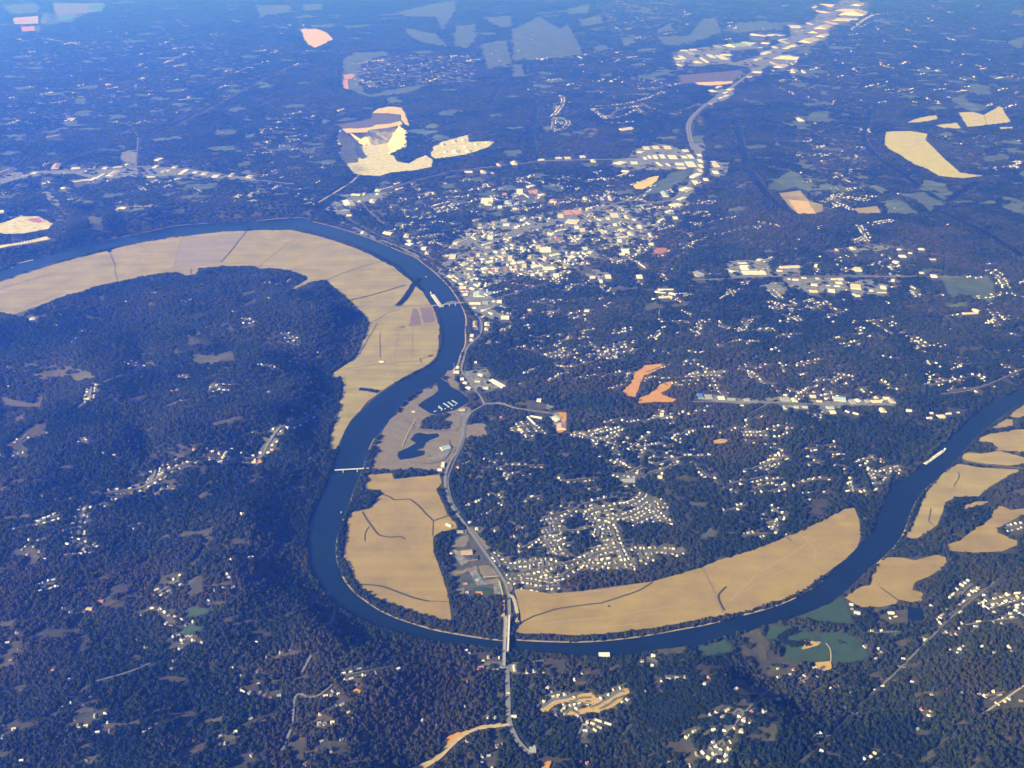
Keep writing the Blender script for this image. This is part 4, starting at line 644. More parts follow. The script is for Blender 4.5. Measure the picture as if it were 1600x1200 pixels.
# ---------------------------------------------------------------- ground, water, fields, roads
def build_ground():
    sk = np.array([28500, 31000, 36000, 44000, 58000.])
    xs = np.concatenate([-sk[::-1], GX, sk]); ys = np.concatenate([[-30000, -15000, -6000, -3000, -1200, 0], GY, [47000, 49000, 52000, 56000, 60000.]])
    X, Y = np.meshgrid(xs, ys); Z = hgt(X, Y)
    inside = (X >= GX[0]) & (X <= GX[-1]) & (Y >= GY[0]) & (Y <= GY[-1])
    Z = np.where(inside, Z, 0) - .8
    far = ~inside; Z = np.where(far, np.clip(hgt(X, Y), 0, 30) - .8, Z)
    ny, nx = X.shape
    co = np.stack([X, Y, Z], -1).reshape(-1, 3)
    idx = np.arange(nx * ny).reshape(ny, nx)
    F = np.stack([idx[:-1, :-1], idx[:-1, 1:], idx[1:, 1:], idx[1:, :-1]], -1).reshape(-1, 4)
    me = bpy.data.meshes.new('ground'); me.vertices.add(len(co)); me.vertices.foreach_set('co', co.ravel())
    me.loops.add(F.size); me.loops.foreach_set('vertex_index', F.ravel().astype(np.int32))
    me.polygons.add(len(F)); me.polygons.foreach_set('loop_start', np.arange(0, F.size, 4, dtype=np.int32))
    me.update(calc_edges=True)
    px, py = proj(X, Y, Z); t = 1 - lookup(DENS, px, py, .95)
    a = me.attributes.new('turf', 'FLOAT', 'POINT'); a.data.foreach_set('value', np.clip(t * 1.25, 0, 1).ravel().astype(np.float32))
    me.materials.append(M['ground'])
    tag(link(bpy.data.objects.new('ground', me)), kind='structure')
build_ground()
tag(sheet('river', RIVER_N + [(x, y + (3.2 if 515 < x < 1190 and y > 930 else 0)) for x, y in RIVER_S[::-1]], M['water'], .3, hilly=False), kind='structure')
sheet('water_basin', BASIN, M['water'], 2.0, hilly=False)
sheet('pond', POND, M['water'], 2.02, hilly=False); sheet('pond', POND2, M['water'], 2.1)
for c, w in CREEKS:
    if w: strips('creek', [(PX(c), w)], M['creekwater'], 1.5)
for i, (k, p) in enumerate(GRASS): sheet({'green': 'meadow', 'dry': 'grassland'}.get(k, 'pasture'), p, M[k], .8 + .01 * i)
for i, p in enumerate(PAVED): sheet('pavement', p, M['paved'], 2.0 + .02 * i)
for i, (l, c, p) in enumerate(FIELDS): sheet('field', p, M[c], (1.9 + .005 * i if i < 16 else 2.1 + .05 * (i - 16)), hilly=False)['label'] = l
for i, (l, c, p) in enumerate(SOIL): sheet('bare_soil', p, M[c], 2.7 + .013 * i)['label'] = l
for i, (k, p) in enumerate(PATCH): sheet('clay_ground' if k == 'track' else 'tarpaulin_ground', p, M[k], 3.2 + .02 * i)
for n_, kk, z in (('ditch', 'd', 2.9), ('field_track', 'l', 2.75), ('damp_ground', 'm', 2.6)):
    strips(n_, [(rough(p, 6, .4) if False else [(x + random.uniform(-.5, .5), y + random.uniform(-.4, .4)) for x, y in resample(p, 7)], w) for p, w, k in DITCH if k == kk], M[kk], z)
for i, (p, w, m) in enumerate(ROADS):
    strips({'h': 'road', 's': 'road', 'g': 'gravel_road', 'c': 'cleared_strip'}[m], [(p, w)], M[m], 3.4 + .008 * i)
strips('road_median', [(ROADS[0][0], 7)], M['mid'], 4.7)
strips('street', [(l, 9 if k in ('sub', 'west', 'site') else 11) for k, ls in STREETS.items() if k not in ('far', 'farr', 'oval', 'topm', 'creek') for l in ls], M['s'], 3.9)
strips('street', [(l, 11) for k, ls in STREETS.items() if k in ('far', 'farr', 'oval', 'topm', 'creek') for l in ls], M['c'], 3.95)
def sub(line, a, b):
    ia = min(range(len(line)), key=lambda i: (line[i][0] - a[0]) ** 2 + (line[i][1] - a[1]) ** 2); ib = min(range(len(line)), key=lambda i: (line[i][0] - b[0]) ** 2 + (line[i][1] - b[1]) ** 2)
    return line[ia:ib + 1]
for a, b, w, mm in (((400, 345), (472, 340), 11, 'bank'), ((155, 377), (325, 349), 7, 'bank'), ((487, 346), (695, 587), 10, 'bank'), ((620, 966), (785, 1001), 8, 'bank'), ((535, 900), (620, 966), 7, 'bank'), ((807, 1000), (1125, 971), 7, 'bank'), ((1162, 961), (1285, 907), 8, 'bank'),
                ((585, 685), (530, 887), 9, 'bankgrass')):
    strips('river_bank', [(sub(RIVER_N, a, b), w)], M[mm], .8)
strips('river_bank', [(sub(RIVER_S, (1370, 881), (1455, 757)), 7)], M['bank'], .8)
strips('river_bank', [(PX('1030,90 1120,150 1160,200 1260,250 1380,340 1390,380 1320,430 1200,490 1080,520 970,545', 560, 580, 8), 10)], M['bank'], .8)
strips('town_street', [(PX(l), 12) for l in ('690,405 740,392 800,378 880,362', '700,425 780,402 850,388 930,372 1000,352', '720,372 735,392 752,420', '745,365 765,390 785,425', '775,355 795,385 815,425', '810,350 830,380 850,412', '850,352 870,380 885,410', '880,345 905,378 930,398', '890,330 930,360 955,385', '640,330 700,318 760,305', '660,360 720,345 790,330 860,318', '660,330 690,372', '700,310 730,350', '830,300 850,335', '960,325 985,350', '760,440 820,430 890,424', '1000,352 1040,330 1065,310')], M['s'], 4.3)

# quarry pit: stepped stone benches falling from the rim
def build_quarry():
    g = np.array([ground0(*p) for p in QUARRY])
    x0, y0 = g.min(0) - 40; x1, y1 = g.max(0) + 40
    st = 10.0
    xs = np.arange(x0, x1, st); ys = np.arange(y0, y1, st); X, Y = np.meshgrid(xs, ys)
    D = np.full(X.shape, 1e9); ins = np.zeros(X.shape, bool)
    n = len(g)
    for i in range(n):
        ax, ay = g[i]; bx, by = g[(i + 1) % n]
        t = np.clip(((X - ax) * (bx - ax) + (Y - ay) * (by - ay)) / ((bx - ax) ** 2 + (by - ay) ** 2), 0, 1)
        wob = 1 + .25 * (vnoise(X, Y, 60, 9) - .5)
        D = np.minimum(D, np.hypot(X - ax - t * (bx - ax), Y - ay - t * (by - ay)) * wob)
        if ay != by: ins ^= ((ay > Y) != (by > Y)) & (X < (bx - ax) * (Y - ay) / (by - ay) + ax)
    bench = 22.0
    dd = D / 26.0
    dep = np.minimum((np.floor(dd) + np.clip((dd % 1) / .35, 0, 1)) * bench * .9, 172)
    dep = dep + 3 * (vnoise(X, Y, 25, 4) - .5) * (dep > 3)
    Z = np.where(ins, 1.0 - dep, 1.0)
    idx = np.arange(X.size).reshape(X.shape)
    near = (ins | (D < 45))
    fm = near[:-1, :-1] & near[1:, 1:] & near[1:, :-1] & near[:-1, 1:]
    F = np.stack([idx[:-1, :-1], idx[:-1, 1:], idx[1:, 1:], idx[1:, :-1]], -1)[fm]
    o = mesh_obj('quarry', np.stack([X, Y, Z], -1).reshape(-1, 3), F.tolist(), M['stone']); tag(o, kind='structure')
build_quarry()
# ---------------------------------------------------------------- houses: positions first (trees must keep clear of them)
HOUSES = []   # x, y, z, rot, size, cluster key, tone, px, py
def ang_at(g, i):
    a = g[max(0, i - 1)]; b = g[min(len(g) - 1, i + 1)]; return math.atan2(b[1] - a[1], b[0] - a[0])
def blocked(px, py):
    return bool(lookup(HARD, px, py, False))
def add_house(x, y, rot, key, sz=1.0):
    z = max(float(hgt(x, y)), -1)
    px, py = (float(v) for v in proj(x, y, z))
    if blocked(px, py) or blocked(px, py - 1.5): return
    HOUSES.append([x, y, z, rot, sz * min(1.6, max(1.0, math.hypot(y, CAM_H) / 12500)), key, random.random(), px, py])
for key, ls in STREETS.items():
    sp = SPACING[key]
    for l in ls:
        g = [G(*p)[:2] for p in smooth_line(l, 1)]
        L = sum(math.dist(a, b) for a, b in zip(g[:-1], g[1:]))
        sp = sp * max(1, math.hypot(g[0][1], CAM_H) / 9000); g = resample(g, max(5, min(sp, L / 2)))
        for i, (x, y) in enumerate(g):
            a = ang_at(g, i)
            for s in (-1, 1):
                if random.random() < .14: continue
                off = 17 + random.uniform(-2, 4) + (8 if sp > 30 else 0)
                j = random.uniform(-.2, .2) * sp
                add_house(x - math.sin(a) * off * s + math.cos(a) * j, y + math.cos(a) * off * s + math.sin(a) * j, a + random.choice((0, 0, math.pi / 2)) + random.uniform(-.08, .08), key, random.uniform(.68, .98) * (1.15 if sp > 30 else .92))
def in_poly(p, x, y):
    c = False
    for i in range(len(p)):
        ax, ay = p[i]; bx, by = p[(i + 1) % len(p)]
        if (ay > y) != (by > y) and x < (bx - ax) * (y - ay) / (by - ay) + ax: c = not c
    return c
SMALLROADS = []; YARDS = []
def yard(x, y, a, lx, ly, key):
    n = 14; P = []
    for i in range(n):
        th = 2 * math.pi * i / n; q = random.uniform(.62, 1.25)
        u, v = lx * math.cos(th) * q, ly * math.sin(th) * q; P.append((x + math.cos(a) * u - math.sin(a) * v, y + math.sin(a) * u + math.cos(a) * v))
    hz = [max(float(hgt(*p)), -1) for p in P]; Q = [tuple(float(c) for c in proj(p[0], p[1], z)) for p, z in zip(P, hz)]
    if any(blocked(*q) for q in Q) or blocked(*(float(c) for c in proj(x, y, hz[0]))): return
    fill_poly(SOFT, Q, True); YARDS.append((x, y, max(float(hgt(x, y)), -1), P, hz, key))
for si, (poly, n, d) in enumerate(SCATTER):
    xs = [p[0] for p in poly]; ys = [p[1] for p in poly]; done = tries = 0
    while done < n and tries < n * 6:
        tries += 1
        cx, cy = random.uniform(min(xs), max(xs)), random.uniform(min(ys), max(ys))
        if not in_poly(poly, cx, cy): continue
        k = random.choice((1, 2, 4, 5, 7, 9) if d < .85 else (1, 1, 2, 3, 4))
        a = math.radians(random.choice((-14, -18, -10, -16, 30, 50, -40)) + random.uniform(-8, 8))
        gap = random.uniform(20, 34) * max(1.0, math.hypot(float(ground0(cx, cy)[1]), CAM_H) / 11000)
        x0, y0, _ = G(cx, cy); x1, y1, _ = G(cx + 6 * math.cos(a), cy + 6 * math.sin(a) * .8); ga = math.atan2(y1 - y0, x1 - x0)
        if k > 2 and d < .93: SMALLROADS.append(((x0, y0), (x0 + math.cos(ga) * gap * k, y0 + math.sin(ga) * gap * k)))
        if random.random() < (.75 if d < .9 else .45): yard(x0 + math.cos(ga) * gap * (k - 1) / 2, y0 + math.sin(ga) * gap * (k - 1) / 2, ga, gap * k / 2 + random.uniform(8, 30), random.uniform(10, 20), random.choice(('mid', 'brown', 'olive', 'mid') if d < .9 else ('brown', 'olive')))
        for i in range(k):
            t = gap * (i + random.uniform(-.2, .2)); s = random.choice((-1, 1)) * random.uniform(14, 24)
            add_house(x0 + math.cos(ga) * t - math.sin(ga) * s, y0 + math.sin(ga) * t + math.cos(ga) * s, ga + random.choice((0, math.pi / 2)) + random.uniform(-.15, .15), 'scatter', random.uniform(.7, 1.15) * (1.7 if d < .25 else 1.25 if cy < 330 else 1.0))
            done += 1
for _ in range(230):
    cx, cy = random.choice(((random.uniform(0, 520), random.uniform(480, 1190)), (random.uniform(0, 1600), random.uniform(1030, 1195)), (random.uniform(760, 1600), random.uniform(300, 860)), (random.uniform(0, 1600), random.uniform(60, 300))))
    if lookup(DENS, cx, cy, 0) < .5: continue
    x0, y0, _ = G(cx, cy); yard(x0, y0, random.uniform(-.5, 1.2), random.uniform(14, 55), random.uniform(7, 15), random.choice(('brown', 'olive', 'mid')))
for _ in range(480):
    cx, cy = random.uniform(-20, 1620), random.uniform(2, 330)
    if lookup(DENS, cx, cy, 1) < .5: continue
    x0, y0, _ = G(cx, cy); Dk = y0 / 10000; yard(x0, y0, random.uniform(-.4, .9), random.uniform(40, 150) * Dk, random.uniform(30, 110) * Dk * 1.3, 'far')
# keep only houses that do not overlap each other
cells = {}; keep = []
for h in HOUSES:
    c = (int(h[0] // 20), int(h[1] // 20))
    if any(math.hypot(h[0] - q[0], h[1] - q[1]) < 15.5 for i in (-1, 0, 1) for j in (-1, 0, 1) for q in cells.get((c[0] + i, c[1] + j), ())): continue
    cells.setdefault(c, []).append(h); keep.append(h)
HOUSES = keep

def blot(arr, px, py, rx, up, dn):
    px += PADX; py += PADX; i0, i1 = max(0, int(py - up)), min(HP, int(py + dn) + 1); j0, j1 = max(0, int(px - rx)), min(WP, int(px + rx) + 1)
    if i1 > i0 and j1 > j0: arr[i0:i1, j0:j1] = True
for h in HOUSES:
    D = math.hypot(h[1], CAM_H); s = FPX / D; fs = s * CAM_H / D
    rural = h[5] == 'scatter'
    blot(SOFT, h[7], h[8], 13 * s, 12 * fs, 15 * fs)
# buildings: resolve the survey list into ground boxes
BUILD = []
for area, txt in BLD.items():
    for q in txt.split():
        a = q.split(','); px, py, w, hh, an = map(float, a[:5])
        if w == 0: continue
        ar = math.radians(an)
        D = math.hypot(ground0(px, py)[1], CAM_H); fv = FPX / D * CAM_H / D
        x0, y0, z0 = G(px - w / 2 * math.cos(ar), py - w / 2 * math.sin(ar)); x1, y1, z1 = G(px + w / 2 * math.cos(ar), py + w / 2 * math.sin(ar))
        wid = math.hypot(x1 - x0, y1 - y0); dep = hh / fv * (math.cos(math.atan2(y1 - y0, x1 - x0)) ** 2 * .8 + .2)
        ht = 5.0 if wid * dep < 500 else 7.5
        if area == 'town' and w < 12: ht = random.choice((6, 8, 10))
        ht += random.uniform(-.7, .7)
        vis = ht * (ground0(px, py)[1] / D) * FPX / D
        dep = max(7.0, dep - vis / fv * .8)
        cx, cy = (x0 + x1) / 2, (y0 + y1) / 2; z = max(min(z0, z1), -1)
        BUILD.append(dict(x=cx, y=cy, z=z, w=wid, d=dep, h=ht, r=math.atan2(y1 - y0, x1 - x0), c=a[5], area=area, px=px, py=py))
        s = FPX / D
        blot(SOFT, px, py, w / 2 + 2, hh / 2 + 2, hh / 2 + 5)
        blot(HARD, px, py, w / 2 * abs(math.cos(ar)) + 1, max(hh / 2, w / 2 * abs(math.sin(ar))), hh / 2 + 2)
def free_of_buildings(h):
    for b in BUILD:
        if abs(h[0] - b['x']) < b['w'] and abs(h[1] - b['y']) < max(b['d'], b['w']):
            c, s = math.cos(-b['r']), math.sin(-b['r']); dx, dy = h[0] - b['x'], h[1] - b['y']
            if abs(dx * c - dy * s) < b['w'] / 2 + 9 and abs(dx * s + dy * c) < b['d'] / 2 + 9: return False
    return True
HOUSES = [h for h in HOUSES if free_of_buildings(h)]

# ---------------------------------------------------------------- trees
def crown_mesh(name, seed, m, kind):
    r = random.Random(seed); bm = bmesh.new()
    if kind == 'round': blobs = [(0, 0, .62, .40)] + [(.27 * math.cos(t), .27 * math.sin(t), r.uniform(.42, .72), r.uniform(.20, .28)) for t in [i * 1.05 + r.uniform(-.3, .3) for i in range(6)]] + [(r.uniform(-.15, .15), r.uniform(-.15, .15), .88, .2)]
    elif kind == 'tall': blobs = [(0, 0, .35, .33), (.05, -.05, .58, .30), (-.03, .04, .80, .22), (0, 0, .97, .12), (.2, .1, .42, .2), (-.22, -.05, .45, .2)]
    else: blobs = [(r.uniform(-.34, .34), r.uniform(-.34, .34), r.uniform(.35, .85), r.uniform(.18, .28)) for _ in range(9)]
    for bx, by, bz, br in blobs:
        q = bmesh.ops.create_icosphere(bm, subdivisions=1, radius=br)['verts']
        for v in q: v.co = v.co * r.uniform(.75, 1.25) + Vector((bx, by, bz))
    for _ in range(46):      # loose leaf sprays round the outline
        t = r.uniform(0, 6.28); u = r.uniform(-.5, 1); rr = .47 * math.sqrt(max(.05, 1 - u * u)) * r.uniform(.8, 1.12)
        c = Vector((rr * math.cos(t), rr * math.sin(t), .58 + .40 * u)); k = r.uniform(.05, .11)
        a = Vector((r.uniform(-1, 1), r.uniform(-1, 1), r.uniform(-1, 1))).normalized() * k; b2 = a.orthogonal().normalized() * k
        bm.faces.new([bm.verts.new(c + a), bm.verts.new(c + b2), bm.verts.new(c - a), bm.verts.new(c - b2)])
    me = bpy.data.meshes.new(name); bm.to_mesh(me); bm.free(); me.materials.append(m); return me
PROTO = bpy.data.collections.new('tree_kinds')       # source meshes for the forest instances, not in the scene itself
for i, k in enumerate(('round', 'tall', 'open', 'round', 'open', 'round', 'tall', 'open')):
    me = crown_mesh('forest_tree', i + 1, M['leaf'], k); o = bpy.data.objects.new('forest_tree_%d' % i, me); PROTO.objects.link(o)

def tree_points():
    P = []
    y = 900.0
    while y < 45800:
        D = math.hypot(y, CAM_H); sp = max(12.0, .0033 * D); rs = sp * (.92 if y < 9000 else 1.0)
        half = min(26800, (D * .5543 + 700) * 1.22)
        n = int(2 * half / sp)
        xs = -half + (np.arange(n) + RNG.uniform(-.42, .42, n)) * sp; ys = y + RNG.uniform(-.45, .45, n) * rs
        P.append(np.stack([xs, ys, np.full(n, sp)], 1)); y += rs
    P = np.concatenate(P)
    x, yy, sp = P.T
    z = np.maximum(hgt(x, yy), -1)
    hh = (9 + 14 * RNG.random(len(x)) ** 1.3) * np.where(vnoise(x, yy, 420, 21) > .62, .82, 1.0)
    r = sp * (.40 + .42 * RNG.random(len(x)))
    px, py = proj(x, yy, z); tx, ty = proj(x, yy, z + hh * .62)
    rp = r * .62 * FPX / np.hypot(yy, CAM_H)
    ok = ~lookup(SOFT, px, py, False).astype(bool) & ~lookup(HARD, px, py, False).astype(bool)
    for dx, q in ((0, 1), (-1, .5), (1, .5)):
        ok &= ~lookup(HARD, tx + dx * rp, py + (ty - py) * q, False).astype(bool)
    ok &= ~lookup(HARD, px + rp, py, False).astype(bool) & ~lookup(HARD, px - rp, py, False).astype(bool) & ~lookup(HARD, px, py + rp * .4, False).astype(bool)
    d = lookup(DENS, px, py, .95)
    clump = vnoise(x, yy, 90, 31)
    pr = np.where(d > .9, .97, np.clip(d * 1.25 * (.45 + 1.1 * clump), 0, 1))
    gap = (d > .9) & (vnoise(x, yy, 60, 32) > .80)
    ok &= (RNG.random(len(x)) < pr) & ~gap
    return x[ok], yy[ok], z[ok], hh[ok], r[ok], px[ok], py[ok], sp[ok]
tx_, ty_, tz_, th_, tr_, tpx, tpy, tsp = tree_points()
def belt(line, off_px, w, sp=8.5):
    L, R = ribbon([(x, y + off_px) for x, y in line], w, step=sp); out = []
    for a, b in zip(L, R):
        for k in range(max(1, int(w / sp))):
            q = random.random(); out.append((a[0] * q + b[0] * (1 - q) + random.uniform(-3, 3), a[1] * q + b[1] * (1 - q) + random.uniform(-3, 3)))
    return out
BP = belt(sub(RIVER_S, (125, 399), (692, 532)), 3, 52) + belt(sub(RIVER_S, (692, 532), (617, 600)), 0, 16) + belt(sub(RIVER_N, (535, 900), (785, 1001)), -5, 30) + belt(sub(RIVER_N, (807, 1000), (1285, 907)), -4.5, 24) + belt(sub(RIVER_N, (575, 705), (530, 887)), 0, 34) + belt(sub(RIVER_S, (1347, 901), (1600, 629)), 1, 34) + belt(sub(RIVER_S, (530, 700), (500, 915)), 0, 40) + belt(sub(RIVER_S, (525, 945), (1050, 1013)), 4.0, 26)
bx, by = (np.array(v) for v in zip(*BP)); bz = np.maximum(hgt(bx, by), -1); bqx, bqy = proj(bx, by, bz)
okb = ~lookup(HARD, bqx, bqy - .3, False).astype(bool) & ~lookup(SOFT, bqx, bqy, False).astype(bool)
bx, by, bz, bqx, bqy = bx[okb], by[okb], bz[okb], bqx[okb], bqy[okb]; nb = len(bx)
tx_ = np.concatenate([tx_, bx]); ty_ = np.concatenate([ty_, by]); tz_ = np.concatenate([tz_, bz]); th_ = np.concatenate([th_, RNG.uniform(8, 15, nb)]); tr_ = np.concatenate([tr_, RNG.uniform(4.5, 7.5, nb)]); tpx = np.concatenate([tpx, bqx]); tpy = np.concatenate([tpy, bqy]); tsp = np.concatenate([tsp, np.full(nb, 9.)])
stand = vnoise(tx_, ty_, 640, 41) * .55 + vnoise(tx_, ty_, 190, 42) * .45
tint = np.clip(.36 + (stand - .5) * 1.5 + RNG.normal(0, .15, len(tx_)), 0, .84)
tint = np.where((tint > .6) & (tpy < 560) & (RNG.random(len(tint)) < .6), tint - .25, tint)
hot = RNG.random(len(tx_)) < .009; tint = np.where(hot, RNG.uniform(.88, 1, len(tx_)), tint)
# the nearest trees in view are things of their own
vis = (tpx > 2) & (tpx < W0 - 2) & (tpy < H0 + 2)
order = np.where(vis)[0][np.argsort(-tpy[vis])][:290]
own = np.zeros(len(tx_), bool); own[order] = True

def scatter(name, x, y, z, h, r, t, lab):
    n = len(x)
    me = bpy.data.meshes.new(name); me.vertices.add(n)
    me.vertices.foreach_set('co', np.stack([x, y, z - .1 * h], 1).astype(np.float32).ravel())
    g = np.random.default_rng(n)
    def at(nm, ty, dom, key, arr):
        a = me.attributes.new(nm, ty, dom); a.data.foreach_set(key, arr)
    at('spin', 'FLOAT_VECTOR', 'POINT', 'vector', np.stack([np.zeros(n), np.zeros(n), g.uniform(0, 6.28, n)], 1).astype(np.float32).ravel())
    at('size', 'FLOAT_VECTOR', 'POINT', 'vector', np.stack([r * 2.15 * g.uniform(.85, 1.15, n), r * 2.15 * g.uniform(.85, 1.15, n), h * 1.05], 1).astype(np.float32).ravel())
    at('pick', 'INT', 'POINT', 'value', g.integers(0, 8, n).astype(np.int32)); at('tint', 'FLOAT', 'POINT', 'value', t.astype(np.float32))
    o = link(bpy.data.objects.new(name, me))
    ng = bpy.data.node_groups.get('forest_growth')
    if ng is None:
        ng = bpy.data.node_groups.new('forest_growth', 'GeometryNodeTree')
        ng.interface.new_socket('Geometry', in_out='INPUT', socket_type='NodeSocketGeometry'); ng.interface.new_socket('Geometry', in_out='OUTPUT', socket_type='NodeSocketGeometry')
        N = ng.nodes; i = N.new('NodeGroupInput'); q = N.new('NodeGroupOutput'); ip = N.new('GeometryNodeInstanceOnPoints'); ci = N.new('GeometryNodeCollectionInfo')
        ci.inputs['Collection'].default_value = PROTO; ci.inputs['Separate Children'].default_value = True; ci.inputs['Reset Children'].default_value = True
        ip.inputs['Pick Instance'].default_value = True
        def na(nm, ty):
            a = N.new('GeometryNodeInputNamedAttribute'); a.data_type = ty; a.inputs['Name'].default_value = nm
            return next(s for s in a.outputs if s.name == 'Attribute' and s.enabled)
        L = ng.links
        L.new(i.outputs[0], ip.inputs['Points']); L.new(ci.outputs[0], ip.inputs['Instance'])
        L.new(na('pick', 'INT'), ip.inputs['Instance Index']); L.new(na('spin', 'FLOAT_VECTOR'), ip.inputs['Rotation']); L.new(na('size', 'FLOAT_VECTOR'), ip.inputs['Scale'])
        L.new(ip.outputs[0], q.inputs[0])
    md = o.modifiers.new('growth', 'NODES'); md.node_group = ng
    return tag(o, lab[0], lab[1], None, 'stuff')
m_ = ~own
scatter('forest', tx_[m_], ty_[m_], tz_[m_], th_[m_], tr_[m_], tint[m_], ('mixed autumn woods of green and brown trees covering the hills', 'forest'))
print('TREES', m_.sum(), 'HOUSES', len(HOUSES), 'BUILD', len(BUILD))
# hedgerows and tree clumps in the fields
HL = ['thin dark hedgerow across the upper bend field', 'bushy tree belt beside the river above the truss bridge', 'low dark hedge tongue jutting into the upper field', 'small tree tuft on the upper field river edge', 'dark shrub clump on the bank of the upper left field',
      None, 'shade trees row beside the red barn', 'lone dark bush in the upper field with long shadow', 'short bush line by the lower edge of the upper field', 'oval thicket in the green meadow', 'shrubs at the river end of the upper ditch']
for hi, (pts, w) in enumerate(HEDGE):
    if not w: continue
    L, R = ribbon(pts, w, step=4 if w > 14 else 1.6); X, Y = [], []
    for a, b in zip(L, R):
        for k in range(max(1, int(w / 8))):
            t = random.random(); X.append(a[0] * (1 - t) + b[0] * t + random.uniform(-3, 3)); Y.append(a[1] * (1 - t) + b[1] * t + random.uniform(-3, 3))
    big = w >= 26
    V, Fc = [], []
    for x, y in zip(X, Y):
        src = PROTO.objects[random.randrange(8)].data; n = len(V); r = random.uniform(7, 11) if big else random.uniform(4, 7); h = random.uniform(10, 15) if big else random.uniform(3, 7)
        z = max(float(hgt(x, y)), -1)
        V += [(x + v.co.x * r, y + v.co.y * r, z - .1 * h + v.co.z * h) for v in src.vertices]; Fc += [tuple(i + n for i in p.vertices) for p in src.polygons]
    o = mesh_obj('hedgerow', V, Fc, M['leaf_dark green']); tag(o, HL[hi], 'hedgerow')

# individual trees
OWN_C = [crown_mesh('crown', 40 + i, M['leaf_olive'], k) for i, k in enumerate(('round', 'open', 'tall', 'round', 'open'))]
tm = MB().cyl(0, 0, -1, 6.5, .42, .22, 8)
for a in (0.3, 2.2, 4.1): tm.bar((0, 0, 4.5), (2.0 * math.cos(a), 2.0 * math.sin(a), 8.5), .22)
TRUNK = tm.mesh('trunk', M['bark'])
def tree_place(px, py):
    if px < 200: return 'in the woods at the lower left corner'
    if px < 430: return 'in the woods below the brown clearings, lower left'
    if px < 640: return 'in the woods left of the curving dirt road'
    if px < 820: return 'in the woods inside the curve of the dirt road'
    if px < 1000: return 'in the woods below the new ochre subdivision'
    if px < 1180: return 'in the woods left of the row of roadside houses'
    if px < 1330: return 'in the woods beside the straight power line cut'
    if px < 1470: return 'in the woods right of the straight power line cut'
    return 'in the woods at the lower right corner'
for i in order:
    tn = min(TONES, key=lambda q: abs(q[1] - tint[i]))[0]
    root = empty('forest_tree', (tx_[i], ty_[i], tz_[i]), random.uniform(0, 6.28))
    tag(root, '%s tree standing %s' % (tn, tree_place(tpx[i], tpy[i])), 'tree', '%s trees %s' % (tn, tree_place(tpx[i], tpy[i])))
    tk = bpy.data.objects.new('trunk', TRUNK); link(tk, root)
    cr = bpy.data.objects.new('crown', OWN_C[random.randrange(5)]); link(cr, root)
    cr.scale = (tr_[i] * 2.15, tr_[i] * 2.15, th_[i] * 1.05); cr.location = (0, 0, -.1 * th_[i] + 1.0)
    cr.material_slots[0].link = 'OBJECT'; cr.material_slots[0].material = M['leaf_' + tn]

# ---------------------------------------------------------------- houses
ROOFT = [('white', (.78, .74, .62), 'roof_w'), ('cream', (.72, .62, .42), 'roof_c'), ('grey', (.34, .34, .32), 'roof_g'), ('brown', (.20, .15, .11), 'roof_n'), ('rust red', (.42, .14, .10), 'roof_r')]
def roof_of(key, t, py):
    p = {'site': (.62, .30, .08, 0, 0), 'sub': (.14, .27, .32, .27, 0), 'west': (.14, .24, .34, .28, 0), 'scatter': (.15, .18, .32, .30, .05)}.get(key, (.40, .30, .18, .10, .02))
    c = 0
    for i, w in enumerate(p):
        c += w
        if t <= c: return i
    return 0
def house_parts(w, d, h, ell):
    wall = MB(); roof = MB()
    rh = d * .30
    def wing(x0, y0, x1, y1, z, along_x=True):
        if along_x:
            ym = (y0 + y1) / 2; r_ = (y1 - y0) * .30
            wall.add([(x0, y0, -4), (x1, y0, -4), (x1, y1, -4), (x0, y1, -4), (x0, y0, z), (x1, y0, z), (x1, y1, z), (x0, y1, z), (x0, ym, z + r_), (x1, ym, z + r_)],
                     [(0, 1, 5, 4), (2, 3, 7, 6), (1, 2, 6, 9, 5), (3, 0, 4, 8, 7)])
            o = .5; e = r_ * o / ((y1 - y0) / 2)
            for sgn, yy in ((-1, y0 - o), (1, y1 + o)):
                roof.add([(x0 - o, yy, z - e + .05), (x1 + o, yy, z - e + .05), (x1 + o, ym, z + r_ + .05), (x0 - o, ym, z + r_ + .05), (x0 - o, yy, z - e + .3), (x1 + o, yy, z - e + .3), (x1 + o, ym, z + r_ + .3), (x0 - o, ym, z + r_ + .3)],
                         [(0, 1, 2, 3), (4, 5, 6, 7), (0, 1, 5, 4), (0, 3, 7, 4), (1, 2, 6, 5)])
        else:
            n0, m0 = len(wall.v), len(roof.v)
            wing(y0, -x1, y1, -x0, z, True)
            wall.v[n0:] = [(-b, a, c) for a, b, c in wall.v[n0:]]; roof.v[m0:] = [(-b, a, c) for a, b, c in roof.v[m0:]]
    wing(-w / 2, -d / 2, w / 2, d / 2, h)
    if ell: wing(-w / 2 + 1, -d / 2 - 4.5, -w / 2 + 7, -d / 2 + 1, h - .25, False)
    return wall, roof
SHAPES = [(14.5, 9.5, 3.2, False), (14, 9, 3.2, True), (12.5, 10, 5.4, False), (17, 8.5, 3.0, False), (13, 9, 5.2, True)]
HM = []
